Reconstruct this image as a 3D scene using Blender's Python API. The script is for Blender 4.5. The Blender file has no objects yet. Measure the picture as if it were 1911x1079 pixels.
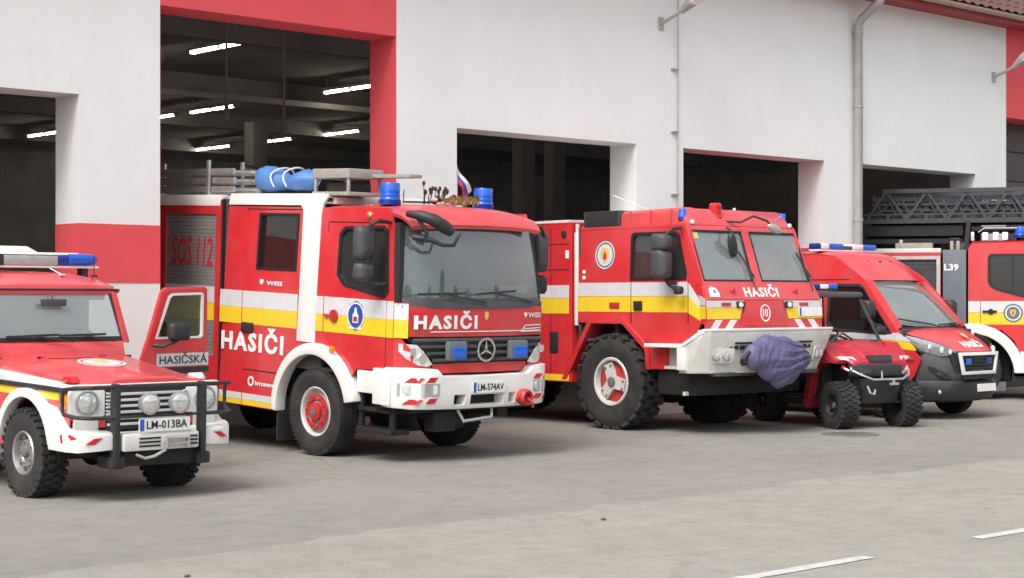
import bpy, bmesh, math, random
from mathutils import Vector, Matrix
from mathutils.geometry import delaunay_2d_cdt

random.seed(7)
PI = math.pi
S = bpy.context.scene
C = S.collection
EYE = 1.816

# ------------------------------------------------------------------ camera, sky, sun, exposure
cam = bpy.data.cameras.new('camera')
camo = bpy.data.objects.new('camera', cam)
C.objects.link(camo)
camo.location = (0, 0, EYE)
camo.rotation_euler = (math.radians(90), 0, math.radians(-42.7254))
cam.lens = 3200 / 1911 * 36
cam.sensor_width = 36
cam.shift_y = 17.5 / 1911
cam.clip_end = 2000
S.camera = camo

world = bpy.data.worlds.new('World')
S.world = world
world.use_nodes = True
wn = world.node_tree
bg = wn.nodes['Background']
sky = wn.nodes.new('ShaderNodeTexSky')
sky.sky_type = 'NISHITA'
sky.sun_disc = False
SUN_EL, SUN_AZ = 52, 250          # azimuth in degrees, clockwise from +Y
sky.sun_elevation = math.radians(SUN_EL)
sky.sun_rotation = math.radians(SUN_AZ)
sky.air_density = 1.0
sky.dust_density = 4.0
sky.ozone_density = 1.0
hs = wn.nodes.new('ShaderNodeHueSaturation')
hs.inputs['Saturation'].default_value = 0.30      # an overcast sky is nearly grey
wn.links.new(sky.outputs[0], hs.inputs['Color'])
wn.links.new(hs.outputs[0], bg.inputs['Color'])
bg.inputs['Strength'].default_value = 0.15

sun = bpy.data.lights.new('sun', 'SUN')
sun.energy = 1.1
sun.angle = math.radians(28)
sun.color = (1.0, 0.985, 0.955)
suno = bpy.data.objects.new('sun', sun)
C.objects.link(suno)
a, e = math.radians(SUN_AZ), math.radians(SUN_EL)
sd = Vector((math.sin(a) * math.cos(e), math.cos(a) * math.cos(e), math.sin(e)))
suno.rotation_euler = sd.to_track_quat('Z', 'Y').to_euler()
suno.location = sd * 60

S.view_settings.view_transform = 'Standard'
S.view_settings.look = 'None'
S.view_settings.gamma = 1
S.view_settings.use_curve_mapping = False
S.view_settings.exposure = 0.76
S.cycles.max_bounces = 8
S.cycles.transparent_max_bounces = 16
S.cycles.use_denoising = True
S.cycles.sample_clamp_indirect = 4

# ------------------------------------------------------------------ materials
MATS = {}


def mat(name, col, rough=.5, metal=0., coat=0., nz=(6., .12), bump=None, dirt=None, emit=None, spec=None):
    m = bpy.data.materials.new(name)
    m.use_nodes = True
    nt = m.node_tree
    b = nt.nodes['Principled BSDF']
    b.inputs['Roughness'].default_value = rough
    b.inputs['Metallic'].default_value = metal
    b.inputs['Coat Weight'].default_value = coat
    b.inputs['Coat Roughness'].default_value = .08
    if spec is not None:
        b.inputs['Specular IOR Level'].default_value = spec
    tc = nt.nodes.new('ShaderNodeTexCoord')
    no = nt.nodes.new('ShaderNodeTexNoise')
    no.inputs['Scale'].default_value = nz[0]
    no.inputs['Detail'].default_value = 6
    no.inputs['Roughness'].default_value = .65
    nt.links.new(tc.outputs['Object'], no.inputs['Vector'])
    rp = nt.nodes.new('ShaderNodeMapRange')
    rp.inputs['From Min'].default_value = .3
    rp.inputs['From Max'].default_value = .7
    rp.inputs['To Min'].default_value = 1 - nz[1]
    rp.inputs['To Max'].default_value = 1 + nz[1]
    nt.links.new(no.outputs['Fac'], rp.inputs['Value'])
    mx = nt.nodes.new('ShaderNodeVectorMath')
    mx.operation = 'SCALE'
    mx.inputs[0].default_value = col
    nt.links.new(rp.outputs[0], mx.inputs['Scale'])
    out = mx.outputs[0]
    if dirt:                                    # blotches of grey-brown dust: (scale, amount, colour)
        n2 = nt.nodes.new('ShaderNodeTexNoise')
        n2.inputs['Scale'].default_value = dirt[0]
        n2.inputs['Detail'].default_value = 8
        n2.inputs['Roughness'].default_value = .7
        nt.links.new(tc.outputs['Object'], n2.inputs['Vector'])
        r2 = nt.nodes.new('ShaderNodeMapRange')
        r2.inputs['From Min'].default_value = .45
        r2.inputs['From Max'].default_value = .75
        r2.inputs['To Max'].default_value = dirt[1]
        nt.links.new(n2.outputs['Fac'], r2.inputs['Value'])
        mc = nt.nodes.new('ShaderNodeMix')
        mc.data_type = 'RGBA'
        nt.links.new(r2.outputs[0], mc.inputs[0])
        nt.links.new(out, mc.inputs[6])
        mc.inputs[7].default_value = (*dirt[2], 1)
        out = mc.outputs[2]
        ra = nt.nodes.new('ShaderNodeMath')
        ra.operation = 'MULTIPLY_ADD'
        nt.links.new(r2.outputs[0], ra.inputs[0])
        ra.inputs[1].default_value = .5
        ra.inputs[2].default_value = rough
        nt.links.new(ra.outputs[0], b.inputs['Roughness'])
    nt.links.new(out, b.inputs['Base Color'])
    if bump:
        n3 = nt.nodes.new('ShaderNodeTexNoise')
        n3.inputs['Scale'].default_value = bump[0]
        n3.inputs['Detail'].default_value = 4
        nt.links.new(tc.outputs['Object'], n3.inputs['Vector'])
        bp = nt.nodes.new('ShaderNodeBump')
        bp.inputs['Strength'].default_value = bump[1]
        bp.inputs['Distance'].default_value = bump[2] if len(bump) > 2 else .01
        nt.links.new(n3.outputs['Fac'], bp.inputs['Height'])
        nt.links.new(bp.outputs[0], b.inputs['Normal'])
    if emit:
        b.inputs['Emission Color'].default_value = (*emit[:3], 1)
        b.inputs['Emission Strength'].default_value = emit[3]
    MATS[name] = m
    return m


def glass(name, tint, dust, base=.06, dustcol=(.5, .53, .52)):
    m = bpy.data.materials.new(name)
    m.use_nodes = True
    nt = m.node_tree
    for n in list(nt.nodes):
        nt.nodes.remove(n)
    o = nt.nodes.new('ShaderNodeOutputMaterial')
    tr = nt.nodes.new('ShaderNodeBsdfTransparent')
    tr.inputs[0].default_value = (*tint, 1)
    df = nt.nodes.new('ShaderNodeBsdfDiffuse')
    df.inputs[0].default_value = (*dustcol, 1)
    gl = nt.nodes.new('ShaderNodeBsdfGlossy')
    gl.inputs['Roughness'].default_value = .03
    tc = nt.nodes.new('ShaderNodeTexCoord')
    no = nt.nodes.new('ShaderNodeTexNoise')
    no.inputs['Scale'].default_value = 1.1
    no.inputs['Detail'].default_value = 2
    nt.links.new(tc.outputs['Object'], no.inputs['Vector'])
    mr = nt.nodes.new('ShaderNodeMapRange')
    mr.inputs['From Min'].default_value = .3
    mr.inputs['From Max'].default_value = .7
    mr.inputs['To Min'].default_value = dust * .9
    mr.inputs['To Max'].default_value = dust * 1.12
    nt.links.new(no.outputs['Fac'], mr.inputs['Value'])
    m1 = nt.nodes.new('ShaderNodeMixShader')
    nt.links.new(mr.outputs[0], m1.inputs[0])
    nt.links.new(tr.outputs[0], m1.inputs[1])
    nt.links.new(df.outputs[0], m1.inputs[2])
    lw = nt.nodes.new('ShaderNodeLayerWeight')
    lw.inputs['Blend'].default_value = .5
    pw = nt.nodes.new('ShaderNodeMath')
    pw.operation = 'POWER'
    nt.links.new(lw.outputs['Facing'], pw.inputs[0])
    pw.inputs[1].default_value = 3.5
    ma = nt.nodes.new('ShaderNodeMath')
    ma.operation = 'MULTIPLY_ADD'
    nt.links.new(pw.outputs[0], ma.inputs[0])
    ma.inputs[1].default_value = .8
    ma.inputs[2].default_value = base
    m2 = nt.nodes.new('ShaderNodeMixShader')
    nt.links.new(ma.outputs[0], m2.inputs[0])
    nt.links.new(m1.outputs[0], m2.inputs[1])
    nt.links.new(gl.outputs[0], m2.inputs[2])
    nt.links.new(m2.outputs[0], o.inputs[0])
    MATS[name] = m
    return m


DUST = (.30, .27, .23)
M = MATS
mat('red_paint', (.60, .028, .034), .28, coat=.55, nz=(3, .07), bump=(5, .05, .02), dirt=(2.2, .16, DUST))
mat('red_paint_sky_sheen', (.64, .06, .065), .36, coat=.5, nz=(3, .08), bump=(4, .05, .02), dirt=(2.5, .22, DUST))  # lighter red: sky reflection on roofs and sloped panels put into the colour
mat('crimson_plastic', (.42, .012, .03), .45, nz=(5, .1), dirt=(4, .2, DUST))
mat('white_paint', (.80, .79, .76), .35, coat=.3, nz=(3, .05), bump=(5, .04, .02), dirt=(3, .22, DUST))
mat('dusty_white', (.66, .65, .61), .5, nz=(4, .08), dirt=(3, .45, (.36, .31, .25)))
mat('stripe_white', (.62, .62, .63), .35, nz=(7, .07))
mat('stripe_yellow', (.80, .56, .03), .35, nz=(7, .07))
mat('black_plastic', (.022, .022, .024), .5, nz=(8, .2), dirt=(5, .18, (.12, .11, .10)))
mat('grey_plastic', (.055, .056, .06), .55, nz=(6, .15), dirt=(4, .25, (.15, .14, .13)))
mat('rubber', (.022, .021, .021), .8, nz=(9, .25), bump=(60, .3, .004), dirt=(3.5, .55, (.085, .078, .07)))
mat('seal_rubber', (.012, .012, .013), .6)
mat('chassis_black', (.012, .012, .012), .7, nz=(5, .3))
mat('interior_dark', (.06, .058, .058), .8)
mat('seat_cloth', (.035, .034, .036), .9, bump=(90, .3, .003))
mat('dash_plastic', (.10, .105, .105), .6)
mat('rim_silver', (.48, .48, .48), .35, metal=.8, dirt=(5, .5, (.2, .18, .16)))
mat('rim_white', (.62, .60, .57), .45, dirt=(5, .45, (.25, .21, .18)))
mat('rim_red', (.50, .03, .03), .4, dirt=(6, .3, (.2, .14, .12)))
mat('chrome', (.82, .82, .83), .1, metal=1., nz=(6, .05))
mat('aluminium', (.58, .57, .55), .38, metal=.75, nz=(9, .15), dirt=(4, .4, (.35, .33, .30)))
mat('shutter_grey', (.36, .37, .35), .42, metal=.45, nz=(3, .08), dirt=(3, .3, (.25, .24, .21)))
mat('ladder_grey', (.062, .065, .072), .5, metal=.4, nz=(6, .15))
mat('slate_grey', (.13, .15, .17), .4, nz=(4, .08))
mat('blue_lens', (.012, .11, .62), .12, coat=.6, nz=(4, .1))
mat('blue_dark', (.01, .03, .25), .2, coat=.4)
mat('clear_lens', (.72, .73, .72), .08, metal=.35, coat=.8, nz=(14, .25), bump=(40, .35, .004))
mat('amber_lens', (.75, .28, .01), .15, coat=.6)
mat('red_lens', (.5, .02, .02), .15, coat=.6)
mat('smoked_lens', (.30, .30, .31), .08, metal=.2, coat=1., nz=(10, .3))
mat('chrome_lens', (.80, .80, .80), .16, metal=.7, coat=1., nz=(16, .2), bump=(30, .5, .006))
mat('lamp_white', (.8, .8, .78), .25, coat=.5)
mat('plate_white', (.78, .78, .77), .4)
mat('plate_blue', (.03, .11, .5), .4)
mat('ink_black', (.015, .015, .015), .5)
mat('ink_white', (.82, .82, .80), .4)
mat('ink_red', (.52, .02, .03), .4)
mat('ink_blue', (.03, .07, .32), .4)
mat('ink_gold', (.62, .48, .16), .4)
mat('tarp_blue', (.075, .20, .48), .55, nz=(4, .15), bump=(14, .5, .02))
mat('tarp_purple', (.105, .088, .195), .5, nz=(4, .15), bump=(26, .5, .012))
mat('wood_grey', (.33, .31, .28), .8, nz=(12, .2), bump=(40, .4, .005))
mat('brass', (.62, .45, .22), .25, metal=.8)
mat('blossom', (.66, .50, .44), .8)
mat('twig', (.05, .03, .025), .9)
mat('flag_cloth_white', (.72, .72, .74), .8)
mat('flag_cloth_blue', (.05, .09, .38), .8)
mat('flag_cloth_red', (.52, .03, .05), .8)
mat('plaster_white', (.80, .805, .80), .85, nz=(1.2, .03), bump=(140, .25, .004), dirt=(.5, .07, (.55, .54, .51)))
mat('plaster_red', (.74, .085, .095), .8, nz=(1.2, .04), bump=(140, .25, .004), dirt=(.6, .06, (.55, .25, .25)))
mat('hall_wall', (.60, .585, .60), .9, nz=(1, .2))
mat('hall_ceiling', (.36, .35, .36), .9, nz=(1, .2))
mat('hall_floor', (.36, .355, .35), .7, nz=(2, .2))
mat('column_grey', (.42, .40, .40), .8)
mat('door_steel', (.075, .07, .07), .6, nz=(1, .1))
mat('zinc', (.42, .415, .41), .5, metal=.3, nz=(5, .1))
mat('gutter_tan', (.36, .31, .25), .6, nz=(5, .15))
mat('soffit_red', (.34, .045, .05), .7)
mat('roof_tile', (.12, .05, .042), .8, nz=(8, .25))
mat('foliage', (.055, .085, .03), .9, nz=(1.5, .5), bump=(3, 1., .3))
mat('tube_light', (.9, .88, .8), .4, emit=(1.0, .88, .66, 10.0))
mat('iron', (.15, .143, .13), .7, nz=(14, .3))
mat('pebble', (.12, .11, .10), .9)
mat('road_paint', (.52, .515, .49), .8, nz=(10, .12), dirt=(9, .7, (.30, .29, .27)))
nt_ = MATS['plaster_white'].node_tree
b_ = nt_.nodes['Principled BSDF']
src = b_.inputs['Base Color'].links[0].from_socket
tc_ = nt_.nodes.new('ShaderNodeTexCoord')
mp_ = nt_.nodes.new('ShaderNodeMapping')
mp_.inputs['Scale'].default_value = (3.2, 3.2, .16)
nt_.links.new(tc_.outputs['Object'], mp_.inputs['Vector'])
ns_ = nt_.nodes.new('ShaderNodeTexNoise')
ns_.inputs['Scale'].default_value = 1.6
ns_.inputs['Detail'].default_value = 6
ns_.inputs['Roughness'].default_value = .7
nt_.links.new(mp_.outputs[0], ns_.inputs['Vector'])
mr_ = nt_.nodes.new('ShaderNodeMapRange')
mr_.inputs['From Min'].default_value = .5
mr_.inputs['From Max'].default_value = .8
mr_.inputs['To Max'].default_value = .085
nt_.links.new(ns_.outputs['Fac'], mr_.inputs['Value'])
mm_ = nt_.nodes.new('ShaderNodeMix')
mm_.data_type = 'RGBA'
nt_.links.new(mr_.outputs[0], mm_.inputs[0])
nt_.links.new(src, mm_.inputs[6])
mm_.inputs[7].default_value = (.50, .49, .46, 1)
nt_.links.new(mm_.outputs[2], b_.inputs['Base Color'])
glass('windscreen', (.80, .86, .84), .22, .16, (.62, .68, .66))
glass('truck_windscreen', (.74, .80, .80), .13, .13, (.55, .62, .64))
glass('side_window', (.62, .66, .64), .05, .07)
glass('dark_window', (.10, .11, .11), .05, .07, (.2, .2, .2))
glass('green_window', (.40, .44, .27), .12, .07, (.20, .23, .12))


def ground_mat(name, c1, c2, fine):
    m = bpy.data.materials.new(name)
    m.use_nodes = True
    nt = m.node_tree
    b = nt.nodes['Principled BSDF']
    b.inputs['Roughness'].default_value = .92
    b.inputs['Specular IOR Level'].default_value = .25
    tc = nt.nodes.new('ShaderNodeTexCoord')

    def noise(sc, det, ro=.6, dist=0):
        n = nt.nodes.new('ShaderNodeTexNoise')
        n.inputs['Scale'].default_value = sc
        n.inputs['Detail'].default_value = det
        n.inputs['Roughness'].default_value = ro
        n.inputs['Distortion'].default_value = dist
        nt.links.new(tc.outputs['Object'], n.inputs['Vector'])
        return n
    big = noise(.35, 6, .62, .6)
    mp = nt.nodes.new('ShaderNodeMapRange')
    mp.inputs['From Min'].default_value = .32
    mp.inputs['From Max'].default_value = .68
    nt.links.new(big.outputs['Fac'], mp.inputs['Value'])
    mx = nt.nodes.new('ShaderNodeMix')
    mx.data_type = 'RGBA'
    nt.links.new(mp.outputs[0], mx.inputs[0])
    mx.inputs[6].default_value = (*c1, 1)
    mx.inputs[7].default_value = (*c2, 1)
    fn = noise(fine, 3, .8)
    f2 = nt.nodes.new('ShaderNodeMapRange')
    f2.inputs['From Min'].default_value = .3
    f2.inputs['From Max'].default_value = .7
    f2.inputs['To Min'].default_value = .70
    f2.inputs['To Max'].default_value = 1.3
    nt.links.new(fn.outputs['Fac'], f2.inputs['Value'])
    mid = noise(3.2, 7, .72, .3)
    f3 = nt.nodes.new('ShaderNodeMapRange')
    f3.inputs['From Min'].default_value = .3
    f3.inputs['From Max'].default_value = .7
    f3.inputs['To Min'].default_value = .86
    f3.inputs['To Max'].default_value = 1.14
    nt.links.new(mid.outputs['Fac'], f3.inputs['Value'])
    mu = nt.nodes.new('ShaderNodeMath')
    mu.operation = 'MULTIPLY'
    nt.links.new(f2.outputs[0], mu.inputs[0])
    nt.links.new(f3.outputs[0], mu.inputs[1])
    sc = nt.nodes.new('ShaderNodeVectorMath')
    sc.operation = 'SCALE'
    nt.links.new(mx.outputs[2], sc.inputs[0])
    nt.links.new(mu.outputs[0], sc.inputs['Scale'])
    # oil drips: sparse dark spots
    vo = noise(1.1, 4, .6, 1.0)
    vr = nt.nodes.new('ShaderNodeMapRange')
    vr.inputs['From Min'].default_value = .66
    vr.inputs['From Max'].default_value = .8
    vr.inputs['To Max'].default_value = .35
    nt.links.new(vo.outputs['Fac'], vr.inputs['Value'])
    m2 = nt.nodes.new('ShaderNodeMix')
    m2.data_type = 'RGBA'
    nt.links.new(vr.outputs[0], m2.inputs[0])
    nt.links.new(sc.outputs[0], m2.inputs[6])
    m2.inputs[7].default_value = (.11, .105, .10, 1)
    # faint crazing where the surface has cracked
    wv = noise(2.2, 3, .6, 0)
    av = nt.nodes.new('ShaderNodeVectorMath')
    av.operation = 'MULTIPLY_ADD'
    nt.links.new(wv.outputs['Color'], av.inputs[0])
    av.inputs[1].default_value = (.5, .5, .0)
    nt.links.new(tc.outputs['Object'], av.inputs[2])
    cr = nt.nodes.new('ShaderNodeTexVoronoi')
    cr.feature = 'DISTANCE_TO_EDGE'
    cr.inputs['Scale'].default_value = .42
    nt.links.new(av.outputs[0], cr.inputs['Vector'])
    c2_ = nt.nodes.new('ShaderNodeMapRange')
    c2_.inputs['From Min'].default_value = .0
    c2_.inputs['From Max'].default_value = .012
    c2_.inputs['To Min'].default_value = .32
    c2_.inputs['To Max'].default_value = .0
    nt.links.new(cr.outputs['Distance'], c2_.inputs['Value'])
    cm = nt.nodes.new('ShaderNodeMath')
    cm.operation = 'MULTIPLY'
    nt.links.new(c2_.outputs[0], cm.inputs[0])
    nt.links.new(mp.outputs[0], cm.inputs[1])
    m4 = nt.nodes.new('ShaderNodeMix')
    m4.data_type = 'RGBA'
    nt.links.new(cm.outputs[0], m4.inputs[0])
    nt.links.new(m2.outputs[2], m4.inputs[6])
    m4.inputs[7].default_value = (.08, .076, .07, 1)
    nt.links.new(m4.outputs[2], b.inputs['Base Color'])
    bp = nt.nodes.new('ShaderNodeBump')
    bp.inputs['Strength'].default_value = .35
    bp.inputs['Distance'].default_value = .006
    nt.links.new(fn.outputs['Fac'], bp.inputs['Height'])
    nt.links.new(bp.outputs[0], b.inputs['Normal'])
    MATS[name] = m


ground_mat('asphalt', (.222, .209, .186), (.268, .252, .224), 90)
ground_mat('road_asphalt', (.270, .254, .222), (.300, .282, .248), 110)


# ------------------------------------------------------------------ mesh builder
def inside(p, poly):
    r = False
    n = len(poly)
    j = n - 1
    for i in range(n):
        xi, yi = poly[i]
        xj, yj = poly[j]
        if (yi > p[1]) != (yj > p[1]) and p[0] < (xj - xi) * (p[1] - yi) / (yj - yi) + xi:
            r = not r
        j = i
    return r


class B:
    def __init__(s):
        s.v = []
        s.f = []
        s.m = []

    def add(s, vs, fs, mi=0):
        o = len(s.v)
        s.v += [tuple(p) for p in vs]
        s.f += [tuple(i + o for i in f) for f in fs]
        s.m += [mi] * len(fs)
        return s

    def box(s, x0, x1, y0, y1, z0, z1, mi=0):
        vs = [(x, y, z) for x in (x0, x1) for y in (y0, y1) for z in (z0, z1)]
        return s.add(vs, [(0, 1, 3, 2), (4, 6, 7, 5), (0, 4, 5, 1), (2, 3, 7, 6), (0, 2, 6, 4), (1, 5, 7, 3)], mi)

    def obox(s, c, R, hx, hy, hz, mi=0):
        c = Vector(c)
        vs = [c + R @ Vector((x, y, z)) for x in (-hx, hx) for y in (-hy, hy) for z in (-hz, hz)]
        return s.add(vs, [(0, 1, 3, 2), (4, 6, 7, 5), (0, 4, 5, 1), (2, 3, 7, 6), (0, 2, 6, 4), (1, 5, 7, 3)], mi)

    def beam(s, p, q, w, h, mi=0, up=(0, 0, 1)):
        p, q = Vector(p), Vector(q)
        d = (q - p)
        L = d.length
        d.normalize()
        u = Vector(up)
        if abs(d.dot(u)) > .95:
            u = Vector((1, 0, 0))
        r = d.cross(u).normalized()
        u = r.cross(d)
        R = Matrix((r, d, u)).transposed()
        return s.obox((p + q) / 2, R, w / 2, L / 2, h / 2, mi)

    def loft(s, rings, closed=True, caps=True, mi=0):
        n = len(rings[0])
        vs = [p for r in rings for p in r]
        fs = []
        for i in range(len(rings) - 1):
            for j in range(n if closed else n - 1):
                k = (j + 1) % n
                fs.append((i * n + j, i * n + k, (i + 1) * n + k, (i + 1) * n + j))
        if caps and closed:
            fs.append(tuple(range(n - 1, -1, -1)))
            fs.append(tuple((len(rings) - 1) * n + j for j in range(n)))
        return s.add(vs, fs, mi)

    def tube(s, pts, r, n=8, mi=0):
        pts = [Vector(p) for p in pts]
        rs = r if isinstance(r, (list, tuple)) else [r] * len(pts)
        rings = []
        up = None
        for i, p in enumerate(pts):
            t = (pts[min(i + 1, len(pts) - 1)] - pts[max(i - 1, 0)]).normalized()
            if up is None:
                up = Vector((0, 0, 1)) if abs(t.z) < .9 else Vector((1, 0, 0))
            a_ = t.cross(up).normalized()
            up = a_.cross(t).normalized()
            rings.append([p + (a_ * math.cos(q) + up * math.sin(q)) * rs[i] for q in [2 * PI * k / n for k in range(n)]])
        return s.loft(rings, mi=mi)

    def lathe(s, prof, c, axis='x', n=24, mi=0, caps=True):
        rings = []
        for r, a_ in prof:
            ring = []
            for k in range(n):
                t = 2 * PI * k / n
                u, w = r * math.cos(t), r * math.sin(t)
                if axis == 'x':
                    ring.append((c[0] + a_, c[1] + u, c[2] + w))
                elif axis == 'y':
                    ring.append((c[0] + u, c[1] + a_, c[2] + w))
                else:
                    ring.append((c[0] + u, c[1] + w, c[2] + a_))
            rings.append(ring)
        return s.loft(rings, caps=caps, mi=mi)

    def plate(s, outline, fn, holes=(), grid=0, mi=0):
        """a sheet with real thickness and real openings; fn(u, v, w) maps it to 3D, w = 0 outer, 1 inner"""
        pts, edges = [], []
        loops = [list(outline)] + [list(h) for h in holes]
        for lp in loops:
            o = len(pts)
            pts += [Vector((float(p[0]), float(p[1]))) for p in lp]
            edges += [(o + i, o + (i + 1) % len(lp)) for i in range(len(lp))]
        nb = len(pts)
        if grid:
            us = [p[0] for p in outline]
            vs_ = [p[1] for p in outline]
            nu = max(1, int((max(us) - min(us)) / grid))
            nv = max(1, int((max(vs_) - min(vs_)) / grid))
            for i in range(1, nu):
                for j in range(1, nv):
                    q = (min(us) + (max(us) - min(us)) * (i + .013) / nu, min(vs_) + (max(vs_) - min(vs_)) * (j + .017) / nv)
                    if inside(q, outline) and not any(inside(q, h) for h in holes):
                        pts.append(Vector(q))
        vo, eo, fo, ov, oe, of = delaunay_2d_cdt(pts, edges, [], 0, 1e-6)
        tris = []
        for f in fo:
            c = sum((vo[i] for i in f), Vector((0, 0))) / len(f)
            if inside(c, loops[0]) and not any(inside(c, h) for h in loops[1:]):
                tris.append(tuple(f))
        cnt = {}
        for f in tris:
            for i in range(len(f)):
                k = (f[i], f[(i + 1) % len(f)])
                cnt[k] = 1
        n = len(vo)
        vs = [fn(p[0], p[1], 0) for p in vo] + [fn(p[0], p[1], 1) for p in vo]
        fs = list(tris) + [tuple(n + i for i in reversed(f)) for f in tris]
        for (i, j) in cnt:
            if (j, i) not in cnt:
                fs.append((j, i, n + i, n + j))
        return s.add(vs, fs, mi)

    def prism(s, pts, axis, a0, a1, holes=(), mi=0):
        if axis == 'x':
            fn = lambda u, v, w: (a1 if w else a0, u, v)
        elif axis == 'y':
            fn = lambda u, v, w: (u, a1 if w else a0, v)
        else:
            fn = lambda u, v, w: (u, v, a1 if w else a0)
        return s.plate(pts, fn, holes, mi=mi)

    def skin(s, rows, nx=10, thick=.02, p=2.5, mi=0):
        """rows of (y, z, half width, back, drop): a curved front panel, symmetric about x = 0"""
        g0, g1 = [], []
        for (y, z, hw, back, drop) in rows:
            r0, r1 = [], []
            for i in range(nx + 1):
                u = -1 + 2 * i / nx
                q = abs(u) ** p
                r0.append((u * hw, y + back * q, z - drop * q))
                r1.append((u * hw * .985, y + back * q + thick, z - drop * q - thick * .3))
            g0.append(r0)
            g1.append(r1)
        n = nx + 1
        R = len(rows)
        vs = [q for r in g0 for q in r] + [q for r in g1 for q in r]
        fs = []
        o = R * n
        for i in range(R - 1):
            for j in range(nx):
                fs.append((i * n + j, i * n + j + 1, (i + 1) * n + j + 1, (i + 1) * n + j))
                fs.append((o + i * n + j, o + (i + 1) * n + j, o + (i + 1) * n + j + 1, o + i * n + j + 1))
        for j in range(nx):
            fs.append((j, o + j, o + j + 1, j + 1))
            b = (R - 1) * n
            fs.append((b + j, b + j + 1, o + b + j + 1, o + b + j))
        for i in range(R - 1):
            fs.append((i * n, (i + 1) * n, o + (i + 1) * n, o + i * n))
            fs.append((i * n + nx, o + i * n + nx, o + (i + 1) * n + nx, (i + 1) * n + nx))
        return s.add(vs, fs, mi)


def obj(name, b, m, parent=None, bevel=0., seg=2, angle=32, label=None, kind=None):
    bm = bmesh.new()
    vv = [bm.verts.new(p) for p in b.v]
    for f, k in zip(b.f, b.m):
        try:
            q = bm.faces.new([vv[i] for i in f])
            q.material_index = k
        except ValueError:
            pass
    bmesh.ops.remove_doubles(bm, verts=bm.verts, dist=1e-5)
    bmesh.ops.recalc_face_normals(bm, faces=bm.faces)
    if bevel:
        es = [e_ for e_ in bm.edges if len(e_.link_faces) == 2 and e_.calc_face_angle(0) > math.radians(35)]
        bmesh.ops.bevel(bm, geom=es, offset=bevel, segments=seg, affect='EDGES', profile=.6, clamp_overlap=True)
    me = bpy.data.meshes.new(name)
    bm.to_mesh(me)
    bm.free()
    for q in me.polygons:
        q.use_smooth = True
    me.set_sharp_from_angle(angle=math.radians(angle))
    for k in (m if isinstance(m, (list, tuple)) else [m]):
        me.materials.append(MATS[k])
    o = bpy.data.objects.new(name, me)
    C.objects.link(o)
    if parent:
        o.parent = parent
    if label:
        o['label'] = label
    if kind:
        o['kind'] = kind
    return o


def empty(name, loc=(0, 0, 0), parent=None):
    o = bpy.data.objects.new(name, None)
    o.empty_display_size = .2
    C.objects.link(o)
    o.location = loc
    if parent:
        o.parent = parent
    return o


def tag(o, label, cat, group=None):
    o['label'] = label
    o['category'] = cat
    if group:
        o['group'] = group
    return o


def thing(name, label, cat, loc, yaw=0, pitch=0, k=1., group=None):
    o = empty(name, loc)
    o.rotation_mode = 'XYZ'
    o.matrix_world = Matrix.Translation(loc) @ Matrix.Rotation(math.radians(yaw), 4, 'Z') @ Matrix.Rotation(math.atan(pitch), 4, 'X') @ Matrix.Scale(k, 4)
    return tag(o, label, cat, group)


def copy_tree(o, parent=None):
    c = o.copy()
    C.objects.link(c)
    if parent:
        c.parent = parent
    for ch in list(o.children):
        copy_tree(ch, c)
    return c


def text(parent, s, m, fn, u0, v0, width, cap, depth=.004, bold=.02, shear=0, name='lettering', gap=1.):
    """letters as thin solid shapes; fn(u, v, w) places them"""
    def mesh_of(t):
        cu = bpy.data.curves.new('t', 'FONT')
        cu.body = t
        cu.offset = bold
        cu.shear = shear
        cu.space_character = gap
        cu.resolution_u = 2
        cu.extrude = .5
        ob = bpy.data.objects.new('t', cu)
        C.objects.link(ob)
        dg = bpy.context.evaluated_depsgraph_get()
        me_ = bpy.data.meshes.new_from_object(ob.evaluated_get(dg))
        bpy.data.objects.remove(ob)
        bpy.data.curves.remove(cu)
        return me_
    ref = mesh_of('H')
    ys = [v.co.y for v in ref.vertices]
    base, hh = min(ys), max(ys) - min(ys)
    bpy.data.meshes.remove(ref)
    me = mesh_of(s)
    xs = [v.co.x for v in me.vertices]
    x0, w = min(xs), max(xs) - min(xs)
    for v in me.vertices:
        v.co = Vector(fn(u0 + (v.co.x - x0) / w * width, v0 + (v.co.y - base) / hh * cap, (v.co.z + .5) * depth))
    me.name = name
    me.materials.clear()
    me.materials.append(MATS[m])
    o = bpy.data.objects.new(name, me)
    C.objects.link(o)
    o.parent = parent
    return o


def arc(cy, cz, r, a0, a1, n):
    return [(cy + r * math.cos(math.radians(a0 + (a1 - a0) * i / n)), cz + r * math.sin(math.radians(a0 + (a1 - a0) * i / n))) for i in range(n + 1)]


def ring(c, rin, rout, n=32):
    return [(c[0] + rout * math.cos(2 * PI * i / n), c[1] + rout * math.sin(2 * PI * i / n)) for i in range(n)], \
           [(c[0] + rin * math.cos(2 * PI * i / n), c[1] + rin * math.sin(2 * PI * i / n)) for i in range(n)]


def disc(c, r, n=32, sy=1.):
    return [(c[0] + r * math.cos(2 * PI * i / n), c[1] + sy * r * math.sin(2 * PI * i / n)) for i in range(n)]


def rrect(u0, u1, v0, v1, r, n=4):
    o = []
    for (cu, cv, a0) in ((u1 - r, v1 - r, 0), (u0 + r, v1 - r, 90), (u0 + r, v0 + r, 180), (u1 - r, v0 + r, 270)):
        o += arc(cu, cv, r, a0, a0 + 90, n)
    return o


def sideplane(x):
    """letters and stripes on a left-hand (viewer's left) flank at x: u runs along -y"""
    return lambda u, v, w: (x - w, -u, v)


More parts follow.
